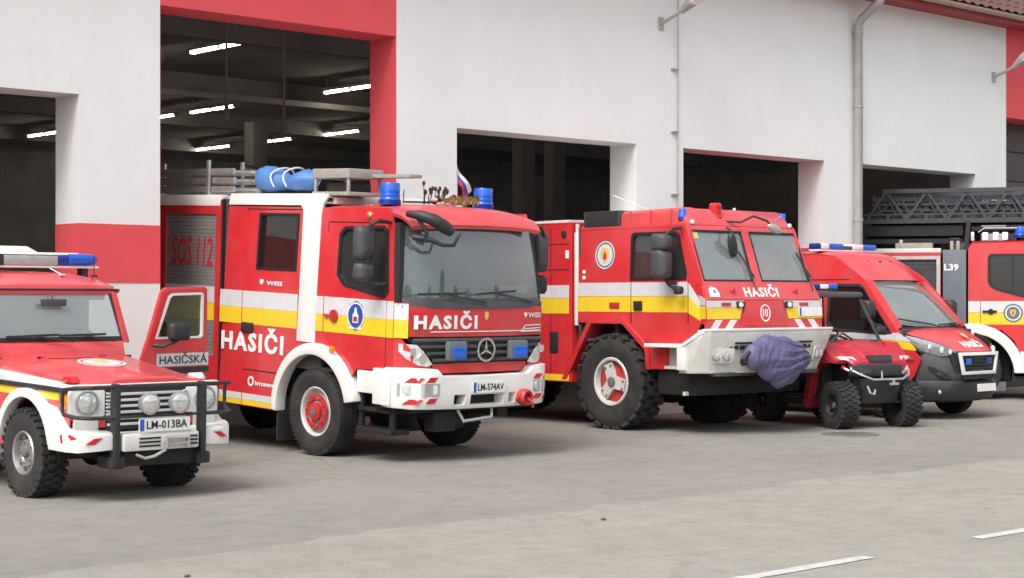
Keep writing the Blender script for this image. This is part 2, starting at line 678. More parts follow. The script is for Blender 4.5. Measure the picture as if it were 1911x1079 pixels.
# ------------------------------------------------------------------ wheels
def wheel_meshes(R, rr, w, style, lugs=0, lug=(0, 0), tread_w=.8):
    """tyre + rim meshes about the origin, axle along x, outer face towards -x"""
    h = w / 2
    t = B()
    sh = .03 * R / .5
    prof = [(rr * .98, -h * .72), (rr * 1.03, -h * .86), (rr + (R - rr) * .35, -h * .99), (rr + (R - rr) * .62, -h), (R - sh * 1.6, -h * .93), (R - sh * .5, -h * .84), (R, -h * .70)]
    gro = [(R, -h * .42), (R - .012, -h * .40), (R - .012, -h * .34), (R, -h * .32), (R, -h * .06), (R - .012, -h * .04), (R - .012, h * .04), (R, h * .06),
           (R, h * .32), (R - .012, h * .34), (R - .012, h * .40), (R, h * .42)]
    if lugs:
        base = R - lug[1]
        prof = [(r_ if r_ < base else base, a_) for r_, a_ in prof]
        gro = [(base, -h * .3), (base, h * .3)]
    back = [(r_, -a_) for r_, a_ in reversed(prof)]
    t.lathe(prof + gro + back, (0, 0, 0), 'x', 48, caps=False)
    n = len(prof + gro + back)
    # close the inner bore
    t.lathe([(rr * .98, -h * .72), (rr * .98, h * .72)], (0, 0, 0), 'x', 48, caps=False)
    if lugs:
        for k in range(lugs):
            for s_ in (-1, 1):
                a_ = 2 * PI * (k + (.5 if s_ > 0 else 0)) / lugs
                for (x0, x1, da, lo) in ((.04, .55, 0., .0), (.5, 1.0, .35, .012)):
                    aa = a_ + da * 2 * PI / lugs
                    cr = R - lug[1] / 2 - lo * .6
                    c = (s_ * h * (x0 + x1) / 2, math.cos(aa) * cr, math.sin(aa) * cr)
                    Rm = Matrix.Rotation(aa, 3, 'X') @ Matrix.Rotation(s_ * .22, 3, 'Y') if x0 > .3 else Matrix.Rotation(aa, 3, 'X')
                    Rm = Rm @ Matrix.Rotation(s_ * .45, 3, 'Y') @ Matrix.Identity(3) if False else Rm
                    t.obox(c, Rm, h * (x1 - x0) / 2, lug[1] / 2 + .008, lug[0] / 2)
    else:
        for k in range(56):
            a_ = 2 * PI * k / 56
            for s_ in (-1, 1):
                c = (s_ * h * .80, math.cos(a_) * (R - .012), math.sin(a_) * (R - .012))
                t.obox(c, Matrix.Rotation(a_, 3, 'X'), h * .10, .009, R * .03)
    r = B()
    mats = ['rim_silver']
    if style == 'truck':           # deep dished disc, red hub ring with nuts
        mats = ['rim_white', 'rim_red', 'iron']
        r.lathe([(rr * 1.0, -h * .80), (rr * .96, -h * .84), (rr * .90, -h * .74), (rr * .84, -h * .30), (rr * .70, -h * .22), (rr * .62, -h * .62), (0.01, -h * .62)], (0, 0, 0), 'x', 40, 0, caps=False)
        r.lathe([(rr * .70, -h * .60), (rr * .70, -h * .78), (rr * .48, -h * .80), (rr * .44, -h * .70)], (0, 0, 0), 'x', 40, 1, caps=False)
        r.lathe([(rr * .36, -h * .6), (rr * .36, -h * .92), (rr * .26, -h * 1.02), (.01, -h * 1.02)], (0, 0, 0), 'x', 24, 1)
        r.lathe([(rr * .16, -h * 1.0), (rr * .16, -h * 1.05), (.01, -h * 1.05)], (0, 0, 0), 'x', 16, 2)
        for k in range(10):
            a_ = 2 * PI * k / 10
            r.lathe([(rr * .055, -h * .74), (rr * .055, -h * .90), (.001, -h * .90)], (0, math.cos(a_) * rr * .58, math.sin(a_) * rr * .58), 'x', 8, 2 if k % 2 else 1)
    elif style == 'spoke':        # white spider over a red disc
        mats = ['rim_white', 'rim_red', 'iron']
        r.lathe([(rr * 1.02, -h * .86), (rr * .98, -h * .93), (rr * .90, -h * .90), (rr * .86, -h * .70), (rr * .84, -h * .55)], (0, 0, 0), 'x', 40, 0, caps=False)
        r.lathe([(rr * .86, -h * .50), (rr * .80, -h * .56), (rr * .30, -h * .66), (.01, -h * .66)], (0, 0, 0), 'x', 40, 1, caps=False)
        pts = []
        for k in range(3):
            a0 = 62 + 120 * k
            for d, q in ((-17, .80), (17, .80), (60, .30)):
                pts.append((rr * q * math.cos(math.radians(a0 + d)), rr * q * math.sin(math.radians(a0 + d))))
        r.prism(pts, 'x', -h * .80, -h * .62)
        for k in range(3):
            for d in (-14, 14):
                a_ = math.radians(62 + 120 * k + d)
                r.lathe([(rr * .05, -h * .78), (rr * .05, -h * .86), (.001, -h * .86)], (0, math.cos(a_) * rr * .66, math.sin(a_) * rr * .66), 'x', 8, 2)
        r.lathe([(rr * .20, -h * .7), (rr * .20, -h * .90), (rr * .15, -h * .92), (.01, -h * .92)], (0, 0, 0), 'x', 20, 2)
    elif style == 'steel':        # silver steel wheel
        mats = ['rim_silver', 'iron', 'chrome']
        r.lathe([(rr * 1.02, -h * .84), (rr * .97, -h * .92), (rr * .90, -h * .86), (rr * .84, -h * .45), (rr * .70, -h * .40), (rr * .60, -h * .62), (rr * .44, -h * .66), (rr * .40, -h * .60), (.01, -h * .60)], (0, 0, 0), 'x', 40, 0, caps=False)
        for k in range(10):
            a_ = 2 * PI * k / 10
            r.obox((-h * .50, math.cos(a_) * rr * .72, math.sin(a_) * rr * .72), Matrix.Rotation(a_, 3, 'X'), .02, rr * .05, rr * .10, 1)
        for k in range(5):
            a_ = 2 * PI * k / 5
            r.lathe([(rr * .05, -h * .6), (rr * .05, -h * .74), (.001, -h * .74)], (0, math.cos(a_) * rr * .50, math.sin(a_) * rr * .50), 'x', 8, 1)
        r.lathe([(rr * .22, -h * .58), (rr * .20, -h * .86), (.01, -h * .9)], (0, 0, 0), 'x', 20, 1)
    else:                         # dark cast rim
        mats = ['black_plastic', 'iron', 'rim_silver']
        r.lathe([(rr * 1.02, -h * .80), (rr * .95, -h * .86), (rr * .86, -h * .6), (rr * .80, -h * .40), (.01, -h * .40)], (0, 0, 0), 'x', 32, 0, caps=False)
        for k in range(6):
            a_ = 2 * PI * k / 6 + .3
            r.beam((-h * .5, math.cos(a_) * rr * .2, math.sin(a_) * rr * .2), (-h * .58, math.cos(a_) * rr * .85, math.sin(a_) * rr * .85), rr * .2, .03, 0, up=(1, 0, 0))
        r.lathe([(rr * .26, -h * .4), (rr * .24, -h * .72), (.01, -h * .74)], (0, 0, 0), 'x', 16, 1)
        r.lathe([(rr * .07, -h * .72), (rr * .07, -h * .77), (.01, -h * .77)], (0, 0, 0), 'x', 10, 2)
    return t, r, mats


def add_wheels(root, R, rr, w, style, spots, **kw):
    t, r, mats = wheel_meshes(R, rr, w, style, **kw)
    first = None
    for (x, y, z, steer) in spots:
        if first is None:
            W = empty('wheel', (x, y, z), root)
            obj('tyre', t, 'rubber', W, angle=28)
            obj('rim', r, mats, W, angle=30)
            first = W
        else:
            W = copy_tree(first, root)
            W.location = (x, y, z)
        W.rotation_euler = (random.uniform(0, .3), 0, (PI if x > 0 else 0) + math.radians(steer))


def seat(root, x, y, z, m='seat_cloth'):
    b = B()
    b.box(x - .24, x + .24, y - .05, y + .42, z, z + .14)
    b.loft([[(x - .23, y + .36, z + .12), (x + .23, y + .36, z + .12), (x + .23, y + .48, z + .12), (x - .23, y + .48, z + .12)],
            [(x - .22, y + .46, z + .62), (x + .22, y + .46, z + .62), (x + .22, y + .56, z + .62), (x - .22, y + .56, z + .62)]])
    b.box(x - .12, x + .12, y + .48, y + .56, z + .64, z + .82)
    obj('seat', b, m, root, bevel=.03)


def steering_wheel(root, x, y, z, r=.22, tilt=35):
    b = B()
    Rm = Matrix.Rotation(math.radians(tilt), 3, 'X')
    ctr = Vector((x, y, z))
    pts = [ctr + Rm @ Vector((r * math.cos(t), 0, r * math.sin(t))) for t in [2 * PI * k / 20 for k in range(21)]]
    b.tube(pts, .016, 6)
    for t in (200, 340, 90):
        t = math.radians(t)
        b.tube([ctr, ctr + Rm @ Vector((r * math.cos(t), 0, r * math.sin(t)))], .014, 5)
    b.tube([ctr, ctr + Rm @ Vector((0, -.3, -.12))], .025, 6)
    obj('steering_wheel', b, 'black_plastic', root)


def wiper(root, p, q, pivot):
    b = B()
    b.beam(p, q, .016, .022)
    mid = (Vector(p) * .5 + Vector(q) * .5)
    b.tube([pivot, (Vector(pivot) + mid) / 2 + Vector((0, -.015, 0)), mid], .009, 5)
    obj('wiper', b, 'black_plastic', root)


def numberplate(root, txt, fn, u0, v0, w, h, cap=.6):
    p = obj('number_plate', B().plate(rrect(u0, u0 + w, v0, v0 + h, .012, 2), lambda u, v, q: fn(u, v, .012 * (1 - q))), 'plate_white', root)
    obj('country_band', B().plate([(u0 + .006, v0 + .006), (u0 + w * .09, v0 + .006), (u0 + w * .09, v0 + h - .006), (u0 + .006, v0 + h - .006)], lambda u, v, q: fn(u, v, .015 - .006 * q)), 'plate_blue', p)
    if txt:
        text(p, txt, 'ink_black', lambda u, v, q: fn(u, v, .013 + q), u0 + w * .14, v0 + h * (1 - cap) / 2, w * .80, h * cap, .003, .01)
    return p


# ================================================================== the ground
def sheet(name, pts, z, m):
    b = B()
    b.add([(x, y, z) for x, y in pts], [tuple(range(len(pts)))])
    return obj(name, b, m, kind='structure')


rn = random.Random(3)
fore = B()
fore.add([(-700, 9.4, 0), (900, 9.4, 0), (900, 900, 0), (-700, 900, 0)], [(0, 1, 2, 3)])
obj('asphalt_forecourt', fore, 'asphalt', kind='structure')
edge = []
x = -60.
while x < 90:
    edge.append((x, 10.42 + .10 * math.sin(x * .9) + .07 * math.sin(x * 2.3 + 1) + rn.uniform(-.035, .035) + (.12 if 10.6 < x < 14 else 0) + (-.1 if x > 14.5 else 0)))
    x += .13 if -2 < x < 26 else 1.5
sheet('road', [(-700, -600), (900, -600), (900, 10.4)] + edge[::-1] + [(-700, 10.4)], .005, 'road_asphalt')
for i, (x0, x1) in enumerate(((2.3, 5.6), (6.75, 9.97), (11.34, 14.6), (16.0, 19.2))):
    b = B()
    n = 24
    lo = [(x0 + (x1 - x0) * k / n, 7.06 + rn.uniform(-.006, .006)) for k in range(n + 1)]
    hi = [(x0 + (x1 - x0) * k / n, 7.18 + rn.uniform(-.006, .006)) for k in range(n + 1)]
    b.add([(p[0], p[1], .010) for p in lo + hi[::-1]], [tuple(range(2 * n + 2))])
    obj('road_marking', b, 'road_paint', kind='structure')

# ================================================================== fire station
st = tag(empty('fire_station', (10, 18.2, 0)), 'white fire station with red painted bays and tall open vehicle doors', 'building')


def sobj(name, b, m, **k):
    b.v = [(p[0] - 10, p[1] - 18.2, p[2]) for p in b.v]
    return obj(name, b, m, st, **k)


YF, YB = 18.2, 18.77
MOD, DW, X0 = 4.765, 3.68, 10.99
TOP = 7.2
LOW, TALL = 4.21, 5.38
doors = {n: (X0 + MOD * n, TALL if n in (0, 4) else LOW) for n in range(-2, 7)}
XL, XR = -6.0, 48.0


def wall_bay(x0, x1, ds, name='wall'):
    out = [(x0, 0)]
    for (dx, dh) in ds:
        out += [(dx, 0), (dx, dh), (dx + DW, dh), (dx + DW, 0)]
    out += [(x1, 0), (x1, TOP), (x0, TOP)]
    b = B().prism(out, 'y', YF, YB)
    sobj(name, b, 'plaster_white', angle=20)


wall_bay(XL, doors[0][0], [doors[-2], doors[-1]])
wall_bay(doors[0][0] + DW, doors[4][0], [doors[1], doors[2], doors[3]])
wall_bay(doors[4][0] + DW, XR, [doors[5], doors[6]])
for n in (0, 4):
    x0 = doors[n][0]
    sobj('red_lintel', B().box(x0, x0 + DW, YF, YB, TALL, TOP), 'plaster_red')
    for xa, xb in ((x0, x0 + .006), (x0 + DW - .006, x0 + DW)):
        sobj('red_reveal', B().box(xa, xb, YF + .002, YB + .004, .0, TALL), 'plaster_red')
# red bands round the piers
for n in range(-2, 6):
    xa = doors[n][0] + DW
    xb = doors[n + 1][0]
    la = -.006 if n not in (0, 4) else .0
    ra = .006 if (n + 1) not in (0, 4) else .0
    b = B()
    b.box(xa + la, xb + ra, YF - .006, YF, 2.0, 2.7)
    if la:
        b.box(xa - .006, xa, YF, YB, 2.0, 2.7)
    if ra:
        b.box(xb, xb + .006, YF, YB, 2.0, 2.7)
    sobj('red_band', b, 'plaster_red')
# the eave
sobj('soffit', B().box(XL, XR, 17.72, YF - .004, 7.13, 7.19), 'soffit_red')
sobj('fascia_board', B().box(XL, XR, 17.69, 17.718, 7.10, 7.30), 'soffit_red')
g = B()
prof = [(17.60 + .075 * math.cos(t), 7.24 + .075 * math.sin(t)) for t in [PI + PI * k / 10 for k in range(11)]]
inn = [(17.60 + .066 * math.cos(t), 7.242 + .066 * math.sin(t)) for t in [PI + PI * k / 10 for k in range(11)]]
g.prism(prof + inn[::-1], 'x', XL, XR)
sobj('gutter', g, 'gutter_tan')
tiles = B()
n = 0
for row in range(12):
    y0 = 17.62 + row * .34
    z0 = 7.29 + row * .20
    xx = 14.0
    while xx < 40:
        tiles.loft([[(xx, y0, z0), (xx + .15, y0, z0 + .045), (xx + .29, y0, z0)], [(xx, y0 + .40, z0 + .215), (xx + .15, y0 + .40, z0 + .26), (xx + .29, y0 + .40, z0 + .215)]], closed=False, caps=False)
        xx += .3
    # the course over the rest of the roof, out of sight
to = sobj('roof_tiles', tiles, 'roof_tile')
to['kind'] = 'stuff'
sobj('roof', B().add([(XL, 17.66, 7.275), (XR, 17.66, 7.275), (XR, 35, 17.4), (XL, 35, 17.4)], [(0, 1, 2, 3)]), 'roof_tile')
sobj('roof', B().add([(XL, 35.02, 17.4), (XR, 35.02, 17.4), (XR, 54, 6.7), (XL, 54, 6.7)], [(0, 1, 2, 3)]), 'roof_tile')
# downpipe with bends and clips, one in view and its neighbour further left
for px in (25.03,):
    d = B()
    d.tube([(px + .02, 17.61, 7.18), (px + .02, 17.64, 7.02), (px + .01, 17.80, 6.90), (px, 18.02, 6.74), (px, 18.09, 6.62), (px, 18.09, 0.02)], .078, 14)
    o = sobj('downpipe', d, 'zinc', angle=40)
    cl = B()
    for z in (1.2, 3.2, 5.2, 6.5):
        cl.lathe([(.090, -.018), (.090, .018)], (px, 18.09, z), 'z', 14)
        cl.box(px - .012, px + .012, 18.09, 18.199, z - .012, z + .012)
    c_ = obj('pipe_clip', B(), 'zinc', o)
    cl.v = [(p[0] - 10, p[1] - 18.2, p[2]) for p in cl.v]
    bpy.data.objects.remove(c_)
    obj('pipe_clip', cl, 'zinc', o)
# lightning conductor wire on the wall
cw = B()
cw.tube([(20.36, 18.165, 7.1), (20.355, 18.165, 5.2), (20.34, 18.165, 3.4)], .010, 6)
cw.tube([(20.34, 18.165, 3.4), (20.33, 18.165, .1)], .008, 6)
for z in (5.44, 4.45, 3.46):
    cw.box(20.22, 20.37, 18.15, 18.199, z - .012, z + .012)
sobj('conductor_wire', cw, 'zinc')
# a closed steel sectional door in the far tall bay
b = B()
x0 = doors[4][0]
for k in range(9):
    b.box(x0 + .012, x0 + DW - .012, YB + .01, YB + .06, k * .6 + .01, k * .6 + .592)
sobj('sectional_door', b, 'door_steel', bevel=.008)
# hall behind the doors
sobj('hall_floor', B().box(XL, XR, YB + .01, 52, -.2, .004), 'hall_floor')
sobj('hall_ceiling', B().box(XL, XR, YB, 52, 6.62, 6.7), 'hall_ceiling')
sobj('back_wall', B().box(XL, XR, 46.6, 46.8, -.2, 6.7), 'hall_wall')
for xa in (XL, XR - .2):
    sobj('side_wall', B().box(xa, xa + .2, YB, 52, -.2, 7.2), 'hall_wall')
for yb in (25., 31.5, 38., 44.5):
    sobj('ceiling_beam', B().box(XL + .2, XR - .2, yb, yb + .25, 6.25, 6.615), 'hall_ceiling')
for (cx_, cy_) in ((9.2, 31.5), (24.5, 36.), (12.2, 27.), (33., 34.), (20.4, 44.5), (29.5, 31.5)):
    sobj('hall_column', B().box(cx_ - .22, cx_ + .22, cy_ - .2, cy_ + .2, .01, 6.24), 'column_grey', bevel=.02)
b = B()
for k in range(7):
    b.tube([(21.5, 33.0 + .0 * k, 4.9 - .02 * k), (27.5, 34.5, 4.7 - .02 * k)], .03, 6) if k == 0 else None
b.beam((17.0, 30.2, 6.0), (27.5, 30.2, 6.0), .08, .12)
sobj('pipe_run', b, 'column_grey')

# fluorescent lamps in three rows
lamp0 = None
for (lx, row, lys) in ((16.95, 'nearest row', (26.0, 29.0)), (22.4, 'middle row', (29.3, 34.7, 37.3, 43.0)), (28.15, 'farthest row', (37.4, 40.5, 43.6))):
    for ly in lys:
        if lamp0 is None:
            L = empty('strip_light', (lx, ly, 6.3))
            hb = B()
            hb.box(-.06, .06, -.97, .97, .03, .09)
            hb.box(-.07, .07, -.99, -.93, -.03, .05)
            hb.box(-.07, .07, .93, .99, -.03, .05)
            hb.box(-.07, .07, -.03, .03, -.03, .05)
            for q in (-.9, .9):
                hb.box(-.008, .008, q - .008, q + .008, .09, .318)
            obj('housing', hb, 'lamp_white', L)
            for q in (-.48, .48):
                tb = B().tube([(0, q - .43, 0), (0, q + .43, 0)], .027, 8)
                obj('tube', tb, 'tube_light', L)
            lamp0 = L
            tag(L, '', 'ceiling lamp', 'fluorescent strip lights hung in the hall')
        else:
            L = copy_tree(lamp0)
            L.location = (lx, ly, 6.3)
        order = ('first', 'second', 'third', 'fourth', 'fifth', 'sixth', 'seventh')[lys.index(ly)]
        L['label'] = 'lit fluorescent strip light, ' + order + ' from the doors in the ' + row
# two thin drop pipes hanging from the hall ceiling
for (hx, hy, z0, which) in ((15.75, 24.0, 4.75, 'left'), (16.9, 24.0, 4.6, 'right')):
    b = B()
    b.tube([(0, 0, 6.24 - z0 + .37), (0, 0, .25)], .022, 8)
    b.lathe([(.05, 0), (.06, .12), (.03, .26)], (0, 0, 0), 'z', 10)
    o = obj('drop_pipe', b, 'column_grey')
    o.location = (hx, hy, z0)
    tag(o, which + '-hand thin grey pipe hanging from the hall ceiling above the fire engine', 'pipe', 'supply pipes hanging in the hall')


def wall_lamp(x, label):
    t = thing('wall_lamp', label, 'wall lamp', (x, 18.2, 6.13))
    b = B()
    b.box(-.05, .05, -.03, -.001, -.10, .10)
    b.tube([(0, -.02, 0), (0, -.30, .09), (.03, -.46, .18)], [.030, .028, .028], 10)
    obj('bracket_arm', b, 'zinc', t)
    h = B()
    h.loft([[(.03 + q * .055, -.42, .15 + r * .045) for q, r in ((-1, 0), (-.7, 1), (.7, 1), (1, 0), (.7, -1), (-.7, -1))],
            [(.05 + q * .12, -.62, .30 + r * .085) for q, r in ((-1, 0), (-.7, 1), (.7, 1), (1, 0), (.7, -1), (-.7, -1))],
            [(.07 + q * .13, -.95, .47 + r * .09) for q, r in ((-1, 0), (-.7, 1), (.7, 1), (1, 0), (.7, -1), (-.7, -1))],
            [(.08 + q * .05, -1.06, .53 + r * .04) for q, r in ((-1, 0), (-.7, 1), (.7, 1), (1, 0), (.7, -1), (-.7, -1))]])
    hd = obj('lamp_head', h, 'zinc', t, bevel=.012)
    d = B().prism(rrect(-.08, .18, -.95, -.66, .04, 3), 'z', 0, .02)
    d.v = [(p[0], p[1], .19 + (-.62 - p[1]) * .52 + p[2] + .015) for p in d.v]
    obj('diffuser', d, 'clear_lens', hd)
    return t


wall_lamp(19.98, 'grey lamp on a bracket high on the wall above the wire')
wall_lamp(29.58, 'grey lamp on a bracket at the far right end of the white wall')

# manhole cover, stones on the road
mh = thing('manhole_cover', 'dark round iron manhole cover in the asphalt before the small utility vehicle', 'manhole cover', (18.85, 13.75, .0))
b = B()
b.lathe([(.33, .002), (.33, .009), (.30, .012), (.01, .012)], (0, 0, 0), 'z', 36)
for k in range(-4, 5):
    hw = math.sqrt(max(.01, .27 ** 2 - (k * .055) ** 2))
    b.box(-hw, hw, k * .055 - .012, k * .055 + .012, .012, .017)
obj('cover', b, 'iron', mh)
obj('frame', B().lathe([(.38, .001), (.38, .008), (.335, .008), (.335, .001)], (0, 0, 0), 'z', 36, caps=False), 'iron', mh)
for (sx, sy, sr, lab) in ((10.05, 9.78, .024, 'small dark stone lying alone on the road in the middle'), (6.01, 9.62, .022, 'small dark stone on the road at the bottom edge')):
    bm_ = B().lathe([(.01, -.9), (.7, -.6), (1, 0), (.75, .6), (.01, .85)], (0, 0, 0), 'z', 9)
    r_ = random.Random(int(sx * 10))
    bm_.v = [(p[0] * sr * r_.uniform(.8, 1.3), p[1] * sr * r_.uniform(.7, 1.1), p[2] * sr * .5 + sr * .42) for p in bm_.v]
    o = obj('stone', bm_, 'pebble', angle=60)
    o.location = (sx, sy, .005)
    tag(o, lab, 'stone')


# ================================================================== shared vehicle bits
def beacon(parent, x, y, z, r, h, m='blue_lens', name='beacon'):
    b = B()
    b.lathe([(r * .95, 0), (r * 1.02, .02), (r, h * .22), (r * .96, h * .25), (r * .97, h * .42), (r * .93, h * .45), (r * .95, h * .88), (r * .88, h * .97), (.01, h)], (x, y, z), 'z', 20)
    o = obj(name, b, m, parent)
    obj('base', B().lathe([(r * 1.08, -.02), (r * 1.08, h * .16), (r * .9, h * .18)], (x, y, z), 'z', 20), 'blue_dark' if m == 'blue_lens' else 'black_plastic', o)
    return o


def mirror_body(parent, c, hx, hy, hz, m='black_plastic', yaw=0, name='mirror', face=True):
    """rounded housing whose glass looks back (+y)"""
    R = Matrix.Rotation(math.radians(yaw), 3, 'Z')
    c = Vector(c)
    b = B()
    rings = []
    for (q, s_) in ((-1, .45), (-.75, .80), (-.2, 1.), (.85, 1.), (1., .94)):
        rings.append([c + R @ Vector((u * s_, q * hy, v * s_)) for u, v in rrect(-hx, hx, -hz, hz, min(hx, hz) * .5, 4)])
    b.loft(rings)
    o = obj(name, b, m, parent, angle=40)
    if face:
        g_ = B().plate(rrect(-hx * .85, hx * .85, -hz * .9, hz * .9, min(hx, hz) * .4, 3), lambda u, v, w: c + R @ Vector((u, hy * 1.0 + .002 + .004 * (1 - w), v)))
        obj('mirror_glass', g_, 'chrome', o)
    return o


# ================================================================== MIDDLE FIRE ENGINE
T = thing('fire_engine', 'red fire engine with white pillar and ladders on its roof, leaving the tall red bay', 'fire engine', (12.83, 15.95, 0), .5, .045)


def t_half(z):
    return 1.10 - .055 * max(0, (z - 1.75) / 1.1)


def tside(s_):
    return lambda u, v, w: (s_ * (t_half(v) - (.045 if w else 0)), u, v)


def tfront(a_):
    a_ = abs(a_)
    return -1.50 + .06 * a_ * a_ if a_ < .9 else -1.4514 + .20 * ((a_ - .9) / .2) ** 2


ARC = (.15, .50)
out = [(2.12, .45), (.86, .45)] + arc(*ARC, .72, 4, 148, 16) + [(-.62, 1.06), (-1.25, 1.08), (-1.25, 1.80), (-1.13, 2.66), (-1.05, 2.86), (.12, 2.86), (2.07, 2.865)]
crew_win = [(1.38, 2.12), (.60, 2.12), (.60, 2.77), (1.38, 2.77)]
cab_win = [(-.22, 2.10), (-.34, 1.99), (-1.06, 1.88), (-1.13, 1.95), (-1.06, 2.60), (-.98, 2.65), (-.30, 2.63), (-.22, 2.55)]
for s_ in (-1, 1):
    obj('cab_side', B().plate(out, tside(s_), [crew_win, cab_win], grid=.3), 'red_paint', T)
    f = lambda u, v, w, s_=s_: (s_ * (t_half(v) - .018 - .006 * w), u, v)
    obj('crew_window', B().plate([(p[0] + (.01 if p[0] > 1 else -.01), p[1]) for p in crew_win], f), 'dark_window', T)
    obj('side_window', B().plate(cab_win, f, grid=.3), 'side_window', T)
    # rubber seals
    for w_ in (crew_win, cab_win):
        cu = sum(p[0] for p in w_) / len(w_)
        cv = sum(p[1] for p in w_) / len(w_)
        big = [(cu + (p[0] - cu) * 1.05, cv + (p[1] - cv) * 1.05) for p in w_]
        sm = [(cu + (p[0] - cu) * .95, cv + (p[1] - cv) * .95) for p in w_]
        obj('window_seal', B().plate(big, lambda u, v, w, s_=s_: (s_ * (t_half(v) + .006 - .03 * w), u, v), [sm]), 'seal_rubber', T)
    # white pillar and roof edge of the crew cabin, standing 12 mm proud
    band = [(.51, 1.30), (.16, 1.30), (.16, 2.78), (.13, 2.90), (.05, 2.985), (.16, 3.02), (2.06, 3.02), (2.06, 2.88), (.56, 2.88), (.51, 2.82)]
    obj('white_pillar', B().plate(band, lambda u, v, w, s_=s_: (s_ * (t_half(min(v, 2.9)) + (.014 if not w else -.02) - (.03 if v > 3.0 else 0)), u, v), grid=.25), 'white_paint', T, bevel=.008)
    # wheel arch
    ro = arc(.12, .50, .80, -2, 166, 24)
    ri = arc(.15, .50, .665, -4, 166, 24)
    obj('wheel_arch', B().plate(ro + ri[::-1], lambda u, v, w, s_=s_: (s_ * (1.17 if not w else 1.02), u, v)), 'white_paint', T, bevel=.02, angle=40)
    obj('marker_lamp', B().box(s_ * 1.168, s_ * 1.19, -.30, -.22, 1.22, 1.29), 'amber_lens', T, bevel=.01)
    # stripes: a white one over a yellow one, broken at the door gaps
    sf = lambda u, v, w, s_=s_: (s_ * (t_half(v) + .004 - .006 * w), u, v)
    for (y0, y1) in ((2.13, 1.66), (1.64, .52), (.155, .025), (.005, -1.12), (-1.13, -1.245)):
        zb = 1.44
        obj('white_stripe', B().plate([(y0, 1.64), (y1, 1.64), (y1, 1.84), (y0, 1.84)], sf, grid=.3), 'stripe_white', T)
        obj('yellow_stripe', B().plate([(y0, zb), (y1, zb), (y1, 1.638), (y0, 1.638)], sf, grid=.3), 'stripe_yellow', T)
    for (y0, y1) in ((2.10, 1.62), (1.60, .90)):
        obj('yellow_stripe', B().plate([(y0, .46), (y1, .46), (y1, .52), (y0, .52)], sf), 'stripe_yellow', T)
        obj('white_stripe', B().plate([(y0, .522), (y1, .522), (y1, .60), (y0, .60)], sf), 'stripe_white', T)
    # door gaps as thin recessed rubber lines
    ln = B()
    for (yy, za, zb) in ((1.65, .46, 2.86), (.515, 1.44, 1.86), (.015, 1.10, 2.68), (-1.125, 1.10, 1.86)):
        ln.plate([(yy - .006, za), (yy + .006, za), (yy + .006, zb), (yy - .006, zb)], lambda u, v, w, s_=s_: (s_ * (t_half(v) + .002 - .01 * w), u, v), grid=.4)
    for (ya, yb, zz) in ((1.60, .90, .89), (.02, -1.03, 2.695), (1.64, .53, 2.83)):
        ln.plate([(ya, zz - .007), (yb, zz - .007), (yb, zz + .007), (ya, zz + .007)], lambda u, v, w, s_=s_: (s_ * (t_half(v) + .002 - .01 * w), u, v))
    obj('door_gap', ln, 'seal_rubber', T, kind='stuff')
    obj('door_handle', B().box(s_ * 1.095, s_ * 1.125, 1.40, 1.63, 1.34, 1.46), 'black_plastic', T, bevel=.01)
    h = B()
    h.lathe([(.07, 0), (.07, .025), (.03, .03)], (s_ * 1.10 - (.03 if s_ < 0 else 0), -.20, 1.63), 'x', 16)
    h.box(s_ * 1.10, s_ * 1.135, -.26, -.02, 1.615, 1.645)
    obj('door_handle', h, 'rim_red', T)
    # skirt and step ahead of the wheel
    obj('white_skirt', B().box(s_ * 1.09, s_ * .9, -1.24, -.62, .80, 1.055), 'white_paint', T, bevel=.015)
    st_ = B()
    st_.box(s_ * 1.08, s_ * .8, -1.22, -.62, .36, .42)
    st_.box(s_ * 1.05, s_ * 1.0, -.68, -.62, .36, .80)
    st_.box(s_ * 1.05, s_ * 1.0, -1.22, -1.16, .36, .80)
    st_.box(s_ * 1.08, s_ * .85, -1.20, -.64, .60, .64)
    if s_ < 0:
        obj('step', st_, 'chassis_black', T, bevel=.008)
    obj('skirt_lamp', B().box(s_ * 1.088, s_ * 1.105, -1.16, -1.06, .95, 1.04), 'clear_lens', T, bevel=.01)
    obj('mudflap', B().box(s_ * 1.12, s_ * .72, .82, .85, .10, .62), 'black_plastic', T, bevel=.004)
    # rear equipment body
    rb = [(2.16, .58), (2.16, 2.94), (5.0, 2.94), (5.0, .65), (4.55, .65)] + arc(4.05, .55, .62, 10, 170, 14) + [(3.35, .58)]
    sh1 = [(2.26, 1.0), (3.42, 1.0), (3.42, 2.76), (2.26, 2.76)]
    sh2 = [(3.56, 1.25), (4.85, 1.25), (4.85, 2.76), (3.56, 2.76)]
    obj('body_side', B().plate(rb, lambda u, v, w, s_=s_: (s_ * (1.10 - .05 * w), u, v), [sh1, sh2]), 'red_paint', T)
    for (ya, yb, za, zb) in ((2.255, 3.425, .99, 2.765), (3.555, 4.855, 1.24, 2.765)):
        rs = B()
        z = za
        prof = []
        while z < zb:
            prof += [(z, .0), (z + .006, .010), (z + .038, .012), (z + .045, .0)]
            z += .045
        vs, fs = [], []
        for (zz, d) in prof:
            vs += [(s_ * (1.068 + d), ya, min(zz, zb)), (s_ * (1.068 + d), yb, min(zz, zb))]
        fs = [(2 * i, 2 * i + 1, 2 * i + 3, 2 * i + 2) for i in range(len(prof) - 1)]
        rs.add(vs, fs)
        o = obj('roller_shutter', rs, 'shutter_grey', T, angle=20)
        o['kind'] = 'stuff'
    obj('white_stripe', B().plate([(2.27, 1.66), (3.41, 1.66), (3.41, 1.86), (2.27, 1.86)], lambda u, v, w, s_=s_: (s_ * (1.083 - .003 * w), u, v)), 'stripe_white', T)
